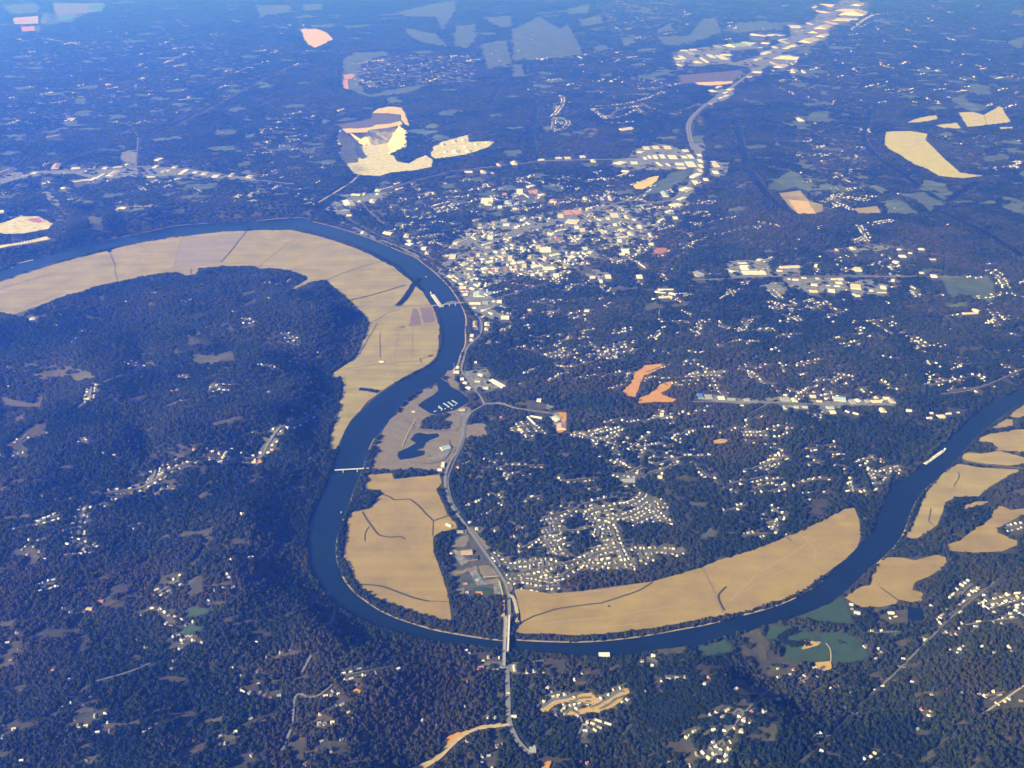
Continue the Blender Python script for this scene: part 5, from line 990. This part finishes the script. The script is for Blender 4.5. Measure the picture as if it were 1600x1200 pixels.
for w, d, h, e in SHAPES:
    wl, rf = house_parts(w, d, h, e)
    door = MB().box(1.0, -d / 2 - .12, -.3, 2.1, -d / 2 + .02, 2.1).box(-w / 2 + 2.5, -d / 2 - .06, 1, -w / 2 + 4, -d / 2 + .02, 2.2).box(w / 2 - 3.5, -d / 2 - .06, 1, w / 2 - 2, -d / 2 + .02, 2.2)
    ch = MB().box(w / 4 - .5, .6, h + d * .16, w / 4 + .5, 1.7, h + d * .30 + 1.0)
    HM.append((wl, rf, door, ch, wl.mesh('wall', M['wall_c']), wl.mesh('wall', M['wall_w']), [rf.mesh('roof', M[q[2]]) for q in ROOFT], door.mesh('door_and_windows', M['darkglass']), ch.mesh('chimney', M['wall_b'])))
for h in HOUSES:
    h.append(roof_of(h[5], h[6], h[8])); h.append(random.randrange(5))
inview = [i for i, h in enumerate(HOUSES) if 3 < h[7] < W0 - 3 and 3 < h[8] < H0 - 3]
inview.sort(key=lambda i: math.hypot(HOUSES[i][1], CAM_H)); ownh = set(inview[:296])
NEIGH = {'sub': 'of the dense central subdivision', 'west': 'of the subdivision above the golden field', 'site': 'on the new ochre building site', 'apts': 'below the ochre building site', 'row1': 'of the row in the central woods',
         'hill': 'of the cluster near the barges', 'road': 'of the lane at the right edge', 'rail': 'along the lane at lower right', 'left': 'along the lanes left of the river', 'scatter': ''}
def scatter_place(px, py):
    if py > 1020:
        if px < 260: return 'in the lower left woods'
        if px < 540: return 'in the woods below the river bend'
        if px < 800: return 'in the woods left of the bridge road'
        if px < 1090: return 'in the woods below the bright river barn'
        if px < 1330: return 'in the woods near the power line cut'
        return 'in the lower right woods'
    if px < 200: return 'in the woods at the left edge'
    if px < 520: return 'in the woods left of the narrow bridge'
    if px < 800: return 'in the trees beside the main road'
    if px < 1000: return 'among trees around the central subdivision'
    if px < 1350: return 'in the woods above the golden field'
    return 'among trees across the river at right'
def ordw(n):
    return {1: 'first', 2: 'second', 3: 'third', 4: 'fourth', 5: 'fifth', 6: 'sixth', 7: 'seventh', 8: 'eighth', 9: 'ninth', 10: 'tenth'}.get(n, '%d%s' % (n, 'th' if 10 < n % 100 < 20 else {1: 'st', 2: 'nd', 3: 'rd'}.get(n % 10, 'th')))
groups = {}
for i in ownh:
    h = HOUSES[i]; pl = NEIGH.get(h[5], '') or scatter_place(h[7], h[8]); groups.setdefault((ROOFT[h[9]][0], pl), []).append(i)
HLAB = {}
for (c, pl), ids in groups.items():
    ids.sort(key=lambda i: HOUSES[i][7])
    for k, i in enumerate(ids):
        HLAB[i] = ('only %s-roofed house %s' % (c.replace(' ', '-'), pl)) if len(ids) == 1 else ('%s-roofed house, %s such from left %s' % (c.replace(' ', '-'), ordw(k + 1), pl))
for i in sorted(ownh):
    x, y, z, rot, sz, key, t, px, py, ro, sh = HOUSES[i]
    root = empty('house', (x, y, z), rot); root.scale = (sz, sz, sz)
    tag(root, HLAB[i], 'house', 'houses ' + (NEIGH.get(key, '') or scatter_place(px, py)))
    hm = HM[sh]
    link(bpy.data.objects.new('wall', hm[4 + (i % 2)]), root); link(bpy.data.objects.new('door_and_windows', hm[7]), root)
    rf = link(bpy.data.objects.new('roof', hm[6][ro]), root); link(bpy.data.objects.new('chimney', hm[8]), rf)
# all the smaller, farther houses
V, Fc, T = [], [], []
for i, h in enumerate(HOUSES):
    if i in ownh: continue
    x, y, z, rot, sz, key, t, px, py, ro, sh = h
    c, s = math.cos(rot), math.sin(rot)
    for part, tone in ((HM[sh][0], (.74, .67, .50)), (HM[sh][1], ROOFT[ro][1])):
        n = len(V); V += [(x + (a * c - b * s) * sz, y + (a * s + b * c) * sz, z + q * sz) for a, b, q in part.v]
        Fc += [tuple(k + n for k in f) for f in part.f]; T += [tone] * len(part.f)
o = mesh_obj('distant_houses', V, Fc, M['housetone'])
a = o.data.attributes.new('tone', 'FLOAT_COLOR', 'FACE'); a.data.foreach_set('color', np.array([(*t, 1) for t in T], np.float32).ravel())
tag(o, 'hundreds of small pale distant houses scattered through the town and woods', 'houses', None, 'stuff')
V, Fc = [], []
for a, b in SMALLROADS:
    g = resample([a, b], 22); d = Vector((b[0] - a[0], b[1] - a[1])); d.normalize(); n0 = len(V)
    for k, (x, y) in enumerate(g):
        zz = max(float(hgt(x, y)), -1) + 2.6 + .0003 * n0; V += [(x - d.y * 4, y + d.x * 4, zz), (x + d.y * 4, y - d.x * 4, zz)]
        if k: Fc.append((n0 + 2 * k - 2, n0 + 2 * k, n0 + 2 * k + 1, n0 + 2 * k - 1))
tag(mesh_obj('lane', V, Fc, M['s']), kind='structure')
for key in ('mid', 'brown', 'olive', 'far'):
    V, Fc = [], []
    for j, (x, y, z, P, hz, k) in enumerate(YARDS):
        if k != key: continue
        o_ = .5 + .0012 * j; n0 = len(V); V.append((x, y, z + o_)); V += [(p[0], p[1], h + o_) for p, h in zip(P, hz)]
        m_ = len(P); Fc += [(n0, n0 + 1 + i, n0 + 1 + (i + 1) % m_) for i in range(m_)]
    tag(mesh_obj('clearing', V, Fc, M[key]), kind='structure')

# ---------------------------------------------------------------- larger buildings
def flat_building(b):
    w, d, h = b['w'], b['d'], b['h']; big = w * d > 500
    root = empty('commercial_building' if big else 'flat_roofed_building', (b['x'], b['y'], b['z']), b['r'])
    wallm = M['wall_b'] if b['c'] in 'rk' else M['wall_c'] if b['c'] in 'co' else M['wall_w'] if b['c'] == 'w' else M['wall_g']
    wl = MB()
    t = .35
    wl.box(-w / 2, -d / 2, -4, w / 2, d / 2, h - .6)
    for q in ((-w / 2, -d / 2, w / 2, -d / 2 + t), (-w / 2, d / 2 - t, w / 2, d / 2), (-w / 2, -d / 2 + t, -w / 2 + t, d / 2 - t), (w / 2 - t, -d / 2 + t, w / 2, d / 2 - t)): wl.box(q[0], q[1], h - .6, q[2], q[3], h + .5)
    wl.build('wall', wallm, root)
    rf = MB().box(-w / 2 + t, -d / 2 + t, h - .6, w / 2 - t, d / 2 - t, h).build('roof', M['roof_' + b['c']], root)
    if big:
        for k in range(min(4, 1 + int(w * d / 900))):
            ux = random.uniform(-.36, .36) * w; uy = random.uniform(-.3, .3) * d
            MB().box(ux - 1.6, uy - 1.2, h + .003, ux + 1.6, uy + 1.2, h + 1.5).build('roof_unit', M['steel'], rf)
    dr = MB()
    n = max(1, int(w / 9))
    for k in range(n):
        x = -w / 2 + (k + .5) * w / n; dr.box(x - 1.6, -d / 2 - .05, -.3, x + 1.6, -d / 2 + .03, 2.9)
    dr.build('shop_window', M['darkglass'], root)
    return root
def gable_building(b):
    w, d, h = b['w'], b['d'], b['h'] - 1
    root = empty('metal_shed' if b['area'] in ('farm right', 'left woods') else 'warehouse', (b['x'], b['y'], b['z']), b['r'])
    swap = d > w
    if swap: root.rotation_euler.z += math.pi / 2; w, d = d, w
    rh = d * .13 + .5
    wl = MB().add([(-w / 2, -d / 2, -4), (w / 2, -d / 2, -4), (w / 2, d / 2, -4), (-w / 2, d / 2, -4), (-w / 2, -d / 2, h), (w / 2, -d / 2, h), (w / 2, d / 2, h), (-w / 2, d / 2, h), (-w / 2, 0, h + rh), (w / 2, 0, h + rh)],
                  [(0, 1, 5, 4), (2, 3, 7, 6), (1, 2, 6, 9, 5), (3, 0, 4, 8, 7)])
    wl.build('wall', M['wall_c'] if b['c'] != 'g' else M['wall_g'], root)
    rf = MB(); o = .6; e = rh * o / (d / 2)
    for yy in (-d / 2 - o, d / 2 + o):
        rf.add([(-w / 2 - o, yy, h - e + .05), (w / 2 + o, yy, h - e + .05), (w / 2 + o, 0, h + rh + .05), (-w / 2 - o, 0, h + rh + .05), (-w / 2 - o, yy, h - e + .35), (w / 2 + o, yy, h - e + .35), (w / 2 + o, 0, h + rh + .35), (-w / 2 - o, 0, h + rh + .35)], [(0, 1, 2, 3), (4, 5, 6, 7), (0, 1, 5, 4), (0, 3, 7, 4), (1, 2, 6, 5)])
    rfo = rf.build('roof', M['roof_' + b['c']], root)
    if w > 18:
        vt = MB().box(-w * .35, -.6, h + rh + .2, w * .35, .6, h + rh + .9); vt.build('ridge_vent', M['roof_g'], rfo)
    MB().box(-w / 2 - .06, -2.2, -.3, -w / 2 + .03, 2.2, 3.4).box(-w * .2 - 2, -d / 2 - .06, -.3, -w * .2 + 2, -d / 2 + .03, 3.2).build('shed_door', M['darkglass'], root)
    return root
BG = {}
for b in BUILD:
    flat_ = b['c'] in 'wgkB' and b['w'] * b['d'] > 260 and b['area'] not in ('farm right', 'left woods', 'quarry edge') or b['area'] in ('town', 'mall', 'hill school', 'shopping strip') and random.random() < .7
    b['o'] = flat_building(b) if flat_ else gable_building(b)
    b['kind'] = ('large' if b['w'] * b['d'] > 1500 else 'mid-sized' if b['w'] * b['d'] > 450 else 'small', 'flat-roofed building' if flat_ else 'gabled building')
    BG.setdefault((b['kind'], b['c'], b['area']), []).append(b)
for (k, c, ar), bs in BG.items():
    bs.sort(key=lambda b: b['px'])
    for i, b in enumerate(bs):
        cat = {'flat-roofed building': 'commercial building', 'gabled building': 'farm shed' if ar in ('farm right', 'left woods') else 'warehouse'}[k[1]]
        lab = ('%s %s %s %s' % (k[0], CNAME[c], k[1], PLACE[ar])) if len(bs) == 1 else ('%s %s %s, %s such from left %s' % (k[0], CNAME[c], k[1], ordw(i + 1), PLACE[ar]))
        tag(b['o'], lab, cat, 'buildings ' + PLACE[ar])
# storage shed rows above the upper left river bank
for i in range(12):
    x, y, z = G(212 + i * 2.3, 321.5)
    b = dict(x=x, y=y, z=z, w=7.0, d=70.0, h=4.0, r=.08, c='w', area='left strip'); o = gable_building(b); o.name = 'storage_shed' if i == 0 else 'storage_shed.%03d' % i
    tag(o, 'narrow white storage shed, %s from left of the striped row above the river' % ordw(i + 1), 'storage shed', 'striped row of storage sheds')
for k, (x0, n) in enumerate(((30, 5),)):
    for i in range(n):
        x, y, z = G(30 + i * 4.6, 380 - i * .6); b = dict(x=x, y=y, z=z, w=9.0, d=60.0, h=5, r=.5, c='w', area='left strip'); o = gable_building(b)
        tag(o, 'narrow pale shed, %s from left in the short row near the left edge' % ordw(i + 1), 'storage shed', 'short row of sheds near the left edge')

# ---------------------------------------------------------------- bridges
def pier(root, x, y, z1, w, d, m='concrete'):
    mb = MB().box(x - w / 2, y - d / 2, -3, x + w / 2, y + d / 2, z1 - 1.8).box(x - w / 2 - .4, y - d / 2 - 3, z1 - 1.8, x + w / 2 + .4, y + d / 2 + 3, z1)
    return mb.build('pier', M[m], root)
def beam_bridge(label, name, ax, ay, bx, by, zd, width, n, deckm, rail=True):
    L = math.hypot(bx - ax, by - ay); root = empty(name, ((ax + bx) / 2, (ay + by) / 2, 0), math.atan2(by - ay, bx - ax))
    tag(root, label, 'bridge')
    MB().box(-L / 2, -width / 2, zd - .5, L / 2, width / 2, zd).build('deck', M[deckm], root)
    MB().box(-L / 2, -width * .36, zd - 2.2, L / 2, -width * .26, zd - .503).box(-L / 2, width * .26, zd - 2.2, L / 2, width * .36, zd - .503).build('girder', M['steel'], root)
    for s in (-1, 1): MB().box(-L / 2, s * width / 2 - .2, zd + .003, L / 2, s * width / 2 + .2, zd + 1.0).build('parapet', M['concrete'], root)
    for i in range(n): pier(root, -L / 2 + L * (i + 1) / (n + 1), 0, zd - 2.2, 2.6, width * .55)
    return root
# highway bridge: two parallel decks, the right one new pale concrete
zb = 15.0
for lab, pa, pb, m, wd in (('grey older left deck of the twin highway bridge over the lower river', (789.5, 962), (787, 1040), 'deck', 11.5), ('bright pale right deck of the twin highway bridge over the lower river', (795.5, 961), (793, 1018), 'concrete', 8.5)):
    ax, ay = (float(v) for v in ground0(*pa, zb)); bx, by = (float(v) for v in ground0(*pb, zb))
    beam_bridge(lab, 'highway_bridge', ax, ay, bx, by, zb, wd, 6 if m == 'deck' else 5, m)
# right carriageway approaches and embankment
for pa, pb in (((794, 1018), (793, 1042)), ((796, 940), (795.5, 961))):
    a = G(*pa); b = G(*pb)
# railway-like narrow bridge
zr = 17.0
ax, ay = (float(v) for v in ground0(523, 734.5, zr)); bx, by = (float(v) for v in ground0(576, 731.5, zr))
rb = beam_bridge('narrow pale two pier bridge crossing the river left of the tan field', 'narrow_bridge', ax, ay, bx, by, zr, 8.0, 0, 'concrete')
for t in (-.26, .16): pier(rb, t * math.hypot(bx - ax, by - ay), 0, zr - 2.2, 4, 7)
# truss bridge by the town
zt = 16.0
ax, ay = (float(v) for v in ground0(676, 477.5, zt)); bx, by = (float(v) for v in ground0(726, 472.5, zt)); L = math.hypot(bx - ax, by - ay)
tb = beam_bridge('arched grey truss bridge on white piers beside the moored barges', 'truss_bridge', ax, ay, bx, by, zt, 9, 0, 'deck')
for px in (692.5, 702, 711.5): pier(tb, (px - 701) / 50 * L, 0, zt - 2.2, 5.5, 8, 'white')
for s in (-1, 1):
    tr = MB(); top = []
    N = 12
    for i in range(N + 1):
        u = i / N; top.append(Vector((-.12 * L + u * .48 * L - .03 * L, s * 5, zt + 2 + 17 * math.sin(math.pi * u))))
    for i in range(N):
        tr.bar(top[i], top[i + 1], 1.0)
        tr.bar((top[i].x, s * 5, zt + .6), tuple(top[i]), .7)
        tr.bar((top[i].x, s * 5, zt + .6), tuple(top[i + 1]), .55)
    tr.build('truss', M['steel'], tb)
# creek bridge below the quarry
ax, ay, _ = G(515, 306); bx, by, _ = G(530, 301)
beam_bridge('short pale road bridge over the creek mouth below the quarry', 'creek_bridge', ax, ay, bx, by, 6.5, 12, 1, 'concrete')

# ---------------------------------------------------------------- boats
def barge(px, py, px2, py2, wd, label, group):
    ax, ay = (float(v) for v in ground0(px, py, 1)); bx, by = (float(v) for v in ground0(px2, py2, 1))
    L = math.hypot(bx - ax, by - ay); root = empty('barge', ((ax + bx) / 2, (ay + by) / 2, .3), math.atan2(by - ay, bx - ax)); tag(root, label, 'barge', group)
    w = wd / 2; h = L / 2
    MB().add([(-h, -w, -1), (h - 4, -w, -1), (h - 4, w, -1), (-h, w, -1), (-h, -w, 3.2), (h, -w, 3.2), (h, w, 3.2), (-h, w, 3.2)], [(0, 3, 2, 1), (4, 5, 6, 7), (0, 1, 5, 4), (1, 2, 6, 5), (2, 3, 7, 6), (3, 0, 4, 7)]).build('hull', M['barge'], root)
    cov = MB(); n = max(2, int(L / 9))
    for i in range(n):
        x0 = -h + 3 + i * (L - 7) / n; x1 = x0 + (L - 7) / n - .8
        cov.add([(x0, -w + 1, 3.205), (x1, -w + 1, 3.205), (x1, w - 1, 3.205), (x0, w - 1, 3.205), (x0, 0, 4.9), (x1, 0, 4.9)], [(0, 1, 5, 4), (2, 3, 4, 5), (0, 4, 3), (1, 2, 5)])
    cov.build('hatch_cover', M['bargedeck'], root); return root
def lerp(a, b, t): return a[0] + (b[0] - a[0]) * t, a[1] + (b[1] - a[1]) * t
A, B = (1445, 725), (1474, 704.5)
for i, nm in enumerate(('nearest', 'second nearest', 'third', 'farthest')):
    p = lerp(A, B, i / 4 + .01); q = lerp(A, B, (i + 1) / 4 - .01)
    barge(*p, *q, 17, 'long white barge, %s of the string moored on the right reach' % nm, 'barges moored on the right reach')
def towboat(px, py, rot, label, k=1.0):
    x, y = (float(v) for v in ground0(px, py, 1)); root = empty('towboat', (x, y, .3), rot); root.scale = (k, k, k); tag(root, label, 'towboat')
    MB().prism([(-12, -4.5), (9, -4.5), (13, -3), (13, 3), (9, 4.5), (-12, 4.5)], -1, 2.4).build('hull', M['steel'], root)
    MB().box(-9, -3.4, 2.405, 6, 3.4, 5.6).box(-5, -2.8, 5.605, 5, 2.8, 8.4).build('deckhouse', M['white'], root)
    MB().box(0, -2.2, 8.405, 4.5, 2.2, 11).build('wheelhouse', M['white'], root)
    MB().cyl(-6.5, -2, 5.6, 10, .5).cyl(-6.5, 2, 5.6, 10, .5).build('funnel', M['darkglass'], root)
    return root
g0 = ground0(1445, 725); g1 = ground0(1474, 704.5)
towboat(1476.5, 702.5, math.atan2(float(g1[1] - g0[1]), float(g1[0] - g0[0])) + math.pi, 'white towboat at the far end of the right hand barges')
# raft of barges at the truss bridge: three strings abreast
A, B = (675, 459.5), (689, 479.5)
ga = ground0(*A); gb = ground0(*B); d = Vector((float(gb[0] - ga[0]), float(gb[1] - ga[1]))); Ln = d.length; d.normalize(); nrm = Vector((-d.y, d.x))
cnt = 0
names = ['upstream left', 'upstream right', 'middle left', 'middle right', 'downstream left', 'downstream right']
for i in range(3):
    for j in (0, 1):
        a = Vector((float(ga[0]), float(ga[1]))) + d * (Ln * (i / 3) + 14) + nrm * ((j - .5) * 15.5); b = a + d * (Ln / 3 - 3)
        pa = proj(a.x, a.y, 1); pb = proj(b.x, b.y, 1)
        barge(float(pa[0]), float(pa[1]), float(pb[0]), float(pb[1]), 14, 'pale barge, %s one in the raft by the truss bridge' % names[cnt], 'barges rafted by the truss bridge'); cnt += 1
towboat(673.2, 457.8, math.atan2(d.y, d.x), 'white towboat behind the barge raft by the truss bridge')
barge(38, 409.5, 52, 406.3, 13, 'pale barge moored on the upper left river, nearer the right end', 'barges moored at the upper left bank')
barge(26, 412.3, 37, 409.8, 13, 'pale barge moored on the upper left river, nearer the left edge', 'barges moored at the upper left bank')
def boat(px, py, rot, label, k=1.0, grp=None):
    x, y = (float(v) for v in ground0(px, py, 1)); root = empty('motor_boat', (x, y, .4), rot); root.scale = (k, k, k); tag(root, label, 'boat', grp)
    MB().add([(-4, -1.3, 0), (2, -1.3, 0), (4.6, 0, .2), (2, 1.3, 0), (-4, 1.3, 0), (-4, -1.6, 1.2), (2, -1.6, 1.3), (5.4, 0, 1.6), (2, 1.6, 1.3), (-4, 1.6, 1.2)], [(4, 3, 2, 1, 0), (5, 6, 7, 8, 9), (0, 1, 6, 5), (1, 2, 7, 6), (2, 3, 8, 7), (3, 4, 9, 8), (4, 0, 5, 9)]).build('hull', M['white'], root)
    MB().box(-2.4, -1.1, 1.25, 1.4, 1.1, 2.9).build('cabin', M['white'], root)
    MB().box(1.402, -1, 1.9, 1.5, 1, 2.7).build('windscreen', M['darkglass'], root)
boat(665.5, 432.5, 2.2, 'lone white motor boat on the river upstream of the barge raft', 1.5)
boat(533.3, 800.3, 1.2, 'lone white motor boat on the shaded river bend', 1.2)
boat(19.5, 418.5, .4, 'small white boat near the left edge of the upper river', 1.5)
# marina: covered docks and boats
dn = ['leftmost', 'second', 'third', 'rightmost']
for i, (a, b) in enumerate((((1005, 440), (1050, 485)), ((1065, 405), (1140, 455)), ((1120, 388), (1190, 440)), ((1170, 370), (1240, 412)))):
    ax, ay = (float(v) for v in ground0(560 + a[0] / 8, 580 + a[1] / 8, 1)); bx, by = (float(v) for v in ground0(560 + b[0] / 8, 580 + b[1] / 8, 1)); L = math.hypot(bx - ax, by - ay)
    root = empty('boat_dock', ((ax + bx) / 2, (ay + by) / 2, .4), math.atan2(by - ay, bx - ax)); tag(root, '%s grey roofed boat dock floating in the marina basin' % dn[i], 'dock', 'covered docks in the marina')
    MB().box(-L / 2, -5.5, 0, L / 2, 5.5, .8).build('dock_deck', M['steel'], root)
    ps = MB()
    for k in range(5):
        for s in (-1, 1): ps.box(-L / 2 + 1 + k * (L - 2) / 4 - .15, s * 5 - .15, .8, -L / 2 + 1 + k * (L - 2) / 4 + .15, s * 5 + .15, 4)
    ps.build('post', M['steel'], root)
    MB().add([(-L / 2, -6, 4), (L / 2, -6, 4), (L / 2, 0, 5.4), (-L / 2, 0, 5.4), (L / 2, 6, 4), (-L / 2, 6, 4), (-L / 2, -6, 3.8), (L / 2, -6, 3.8), (L / 2, 6, 3.8), (-L / 2, 6, 3.8)], [(0, 1, 2, 3), (3, 2, 4, 5), (6, 9, 8, 7), (0, 6, 7, 1), (5, 4, 8, 9), (0, 3, 5, 9, 6), (1, 7, 8, 4, 2)]).build('roof', M['roof_b'], root)
bs = [(1040, 490), (1085, 470), (1125, 450), (1140, 448), (1165, 468), (1182, 434), (1215, 424), (1010, 460), (950, 505), (968, 500)]
for i, (a, b) in enumerate(sorted(bs)):
    boat(560 + a / 8, 580 + b / 8, .6 + .1 * i, 'white boat, %s from left in the marina basin' % ordw(i + 1), 1.35, 'boats in the marina')

# ---------------------------------------------------------------- silos, tank, masts
def tank(px, py, r, h, label, name='storage_tank'):
    x, y, z = G(px, py); root = empty(name, (x, y, z)); tag(root, label, 'tank')
    MB().cyl(0, 0, -2, h, r, r, 16).build('shell', M['white'], root); MB().cyl(0, 0, h + .003, h + r * .45, r + .2, .3, 16).build('dome', M['roof_w'], root)
tank(1147.5, 1031, 8, 9, 'round white tank in the small meadow south of the river')
tank(1275.5, 417, 9, 16, 'round white tank among trees right of the mall')
tank(399, 721, 6, 14, 'round pale tank beside the lane in the left woods')
def mast(px, py0, py1, label):
    x, y, z = G(px, py1); D = math.hypot(y, CAM_H); h = (py1 - py0) * D / FPX / (y / D)
    root = empty('radio_mast', (x, y, z)); tag(root, label, 'mast')
    lat = MB()
    for i in range(3):
        a = i * 2.094; lat.bar((1.2 * math.cos(a), 1.2 * math.sin(a), 0), (.5 * math.cos(a), .5 * math.sin(a), h), .5)
    lat.build('lattice', M['white'], root); MB().box(-2, -2, -1, 2, 2, .6).build('base', M['concrete'], root)
mast(709.5, 567, 578, 'thin white mast on the river point by the marina mouth'); mast(1029.5, 483, 494, 'thin white mast in the woods below the hill school')
# rows of cars on the parking grounds
CARS = [M['white'], M['steel'], M['roof_k'], M['roof_r'], M['roof_b']]
def car_mesh(m):
    me = MB().add([(-2.2, -.9, .35), (2.2, -.9, .35), (2.2, .9, .35), (-2.2, .9, .35), (-2.2, -.9, .9), (2.2, -.9, .85), (2.2, .9, .85), (-2.2, .9, .9)], [(0, 3, 2, 1), (4, 5, 6, 7), (0, 1, 5, 4), (1, 2, 6, 5), (2, 3, 7, 6), (3, 0, 4, 7)])
    me.add([(-1.7, -.8, .9), (1.1, -.8, .88), (1.1, .8, .88), (-1.7, .8, .9), (-1.2, -.7, 1.5), (.4, -.7, 1.5), (.4, .7, 1.5), (-1.2, .7, 1.5)], [(4, 5, 6, 7), (0, 1, 5, 4), (1, 2, 6, 5), (2, 3, 7, 6), (3, 0, 4, 7)])
    for x in (-1.4, 1.4):
        for y in (-.9, .9): me.cyl(x, y, 0, .62, .34, .34, 8)
    return me.mesh('parked_car', m)
CM = [car_mesh(m) for m in CARS]; CN = ['white', 'silver', 'black', 'red', 'blue grey']
lots = [('car park by the highway bridge', [(771 + i * 2.1, 1044 + j * 2.4) for i in range(9) for j in range(3)]), ('car park of the white riverside store', [(757 + i * 1.9, 592 + j * 3) for i in range(6) for j in range(3)]), ('dusty yard by the road above the ball field', [(714 + i * 1.9, 829 + j * 1.6) for i in range(6) for j in range(2)])]
for nm, pts in lots:
    cs = {}
    for px, py in pts:
        if random.random() < .35: continue
        k = random.choice((0, 0, 1, 1, 2, 3, 4)); px += random.uniform(-.5, .5); py += random.uniform(-.4, .4); x, y, z = G(px, py)
        o = bpy.data.objects.new('parked_car', CM[k]); o.location = (x, y, z + 2.2); o.rotation_euler.z = random.choice((1.57, 1.5, 1.62)); link(o)
        tag(o, '%s car parked in the %s' % (CN[k], nm), 'car', '%s cars in the %s' % (CN[k], nm))

# ---------------------------------------------------------------- haze, light, camera
def haze(density, color):
    bm = bmesh.new(); bmesh.ops.create_cube(bm, size=1)
    for v in bm.verts: v.co = Vector((v.co.x * 130000, v.co.y * 130000, -280 if v.co.z < 0 else CAM_H + 120))
    me = bpy.data.meshes.new('haze'); bm.to_mesh(me); bm.free()
    m = bpy.data.materials.new('pale_blue_air'); m.use_nodes = True; nt = m.node_tree; nt.nodes.clear()
    out = nt.nodes.new('ShaderNodeOutputMaterial'); v = nt.nodes.new('ShaderNodeVolumePrincipled')
    v.inputs['Color'].default_value = (*color, 1); v.inputs['Density'].default_value = density; v.inputs['Absorption Color'].default_value = (1, 1, 1, 1); v.inputs['Anisotropy'].default_value = HAZE_G
    nt.links.new(v.outputs[0], out.inputs['Volume']); me.materials.append(m)
    tag(link(bpy.data.objects.new('haze', me)), 'blue air haze thickening with distance', None, None, 'stuff')
HAZE_G = .5
haze(8.5e-5, (.06, .20, 1.0))

w = bpy.data.worlds.new('World'); S.world = w; w.use_nodes = True; nt = w.node_tree; bg = nt.nodes['Background']
sk = nt.nodes.new('ShaderNodeTexSky'); sk.sky_type = 'NISHITA'; sk.sun_disc = False
elev = math.asin(-SUN_DIR.z); to_sun = -SUN_DIR
sk.sun_elevation = elev; sk.sun_rotation = math.atan2(to_sun.x, to_sun.y); sk.altitude = 800
nt.links.new(sk.outputs[0], bg.inputs['Color']); bg.inputs['Strength'].default_value = .04
sl = bpy.data.lights.new('sun', 'SUN'); sl.energy = 5.0; sl.angle = math.radians(.5); sl.color = (1, .98, .955)
so = link(bpy.data.objects.new('sun', sl)); so.rotation_euler = SUN_DIR.to_track_quat('-Z', 'Y').to_euler(); so.location = (-3000, -1000, 8000)
cam = bpy.data.cameras.new('camera'); cam.sensor_width = 36; cam.lens = 18 / math.tan(HFOV / 2); cam.clip_start = 1; cam.clip_end = 120000
co = link(bpy.data.objects.new('camera', cam)); co.location = (0, 0, CAM_H); co.rotation_euler = (math.pi / 2 - DEP, 0, 0); S.camera = co
S.view_settings.view_transform = 'Standard'; S.view_settings.look = 'None'; S.view_settings.exposure = 1.15; S.view_settings.gamma = 1
S.cycles.volume_bounces = 8; S.cycles.max_bounces = 4; S.cycles.diffuse_bounces = 2; S.cycles.glossy_bounces = 2; S.cycles.transmission_bounces = 1; S.cycles.caustics_reflective = False; S.cycles.caustics_refractive = False
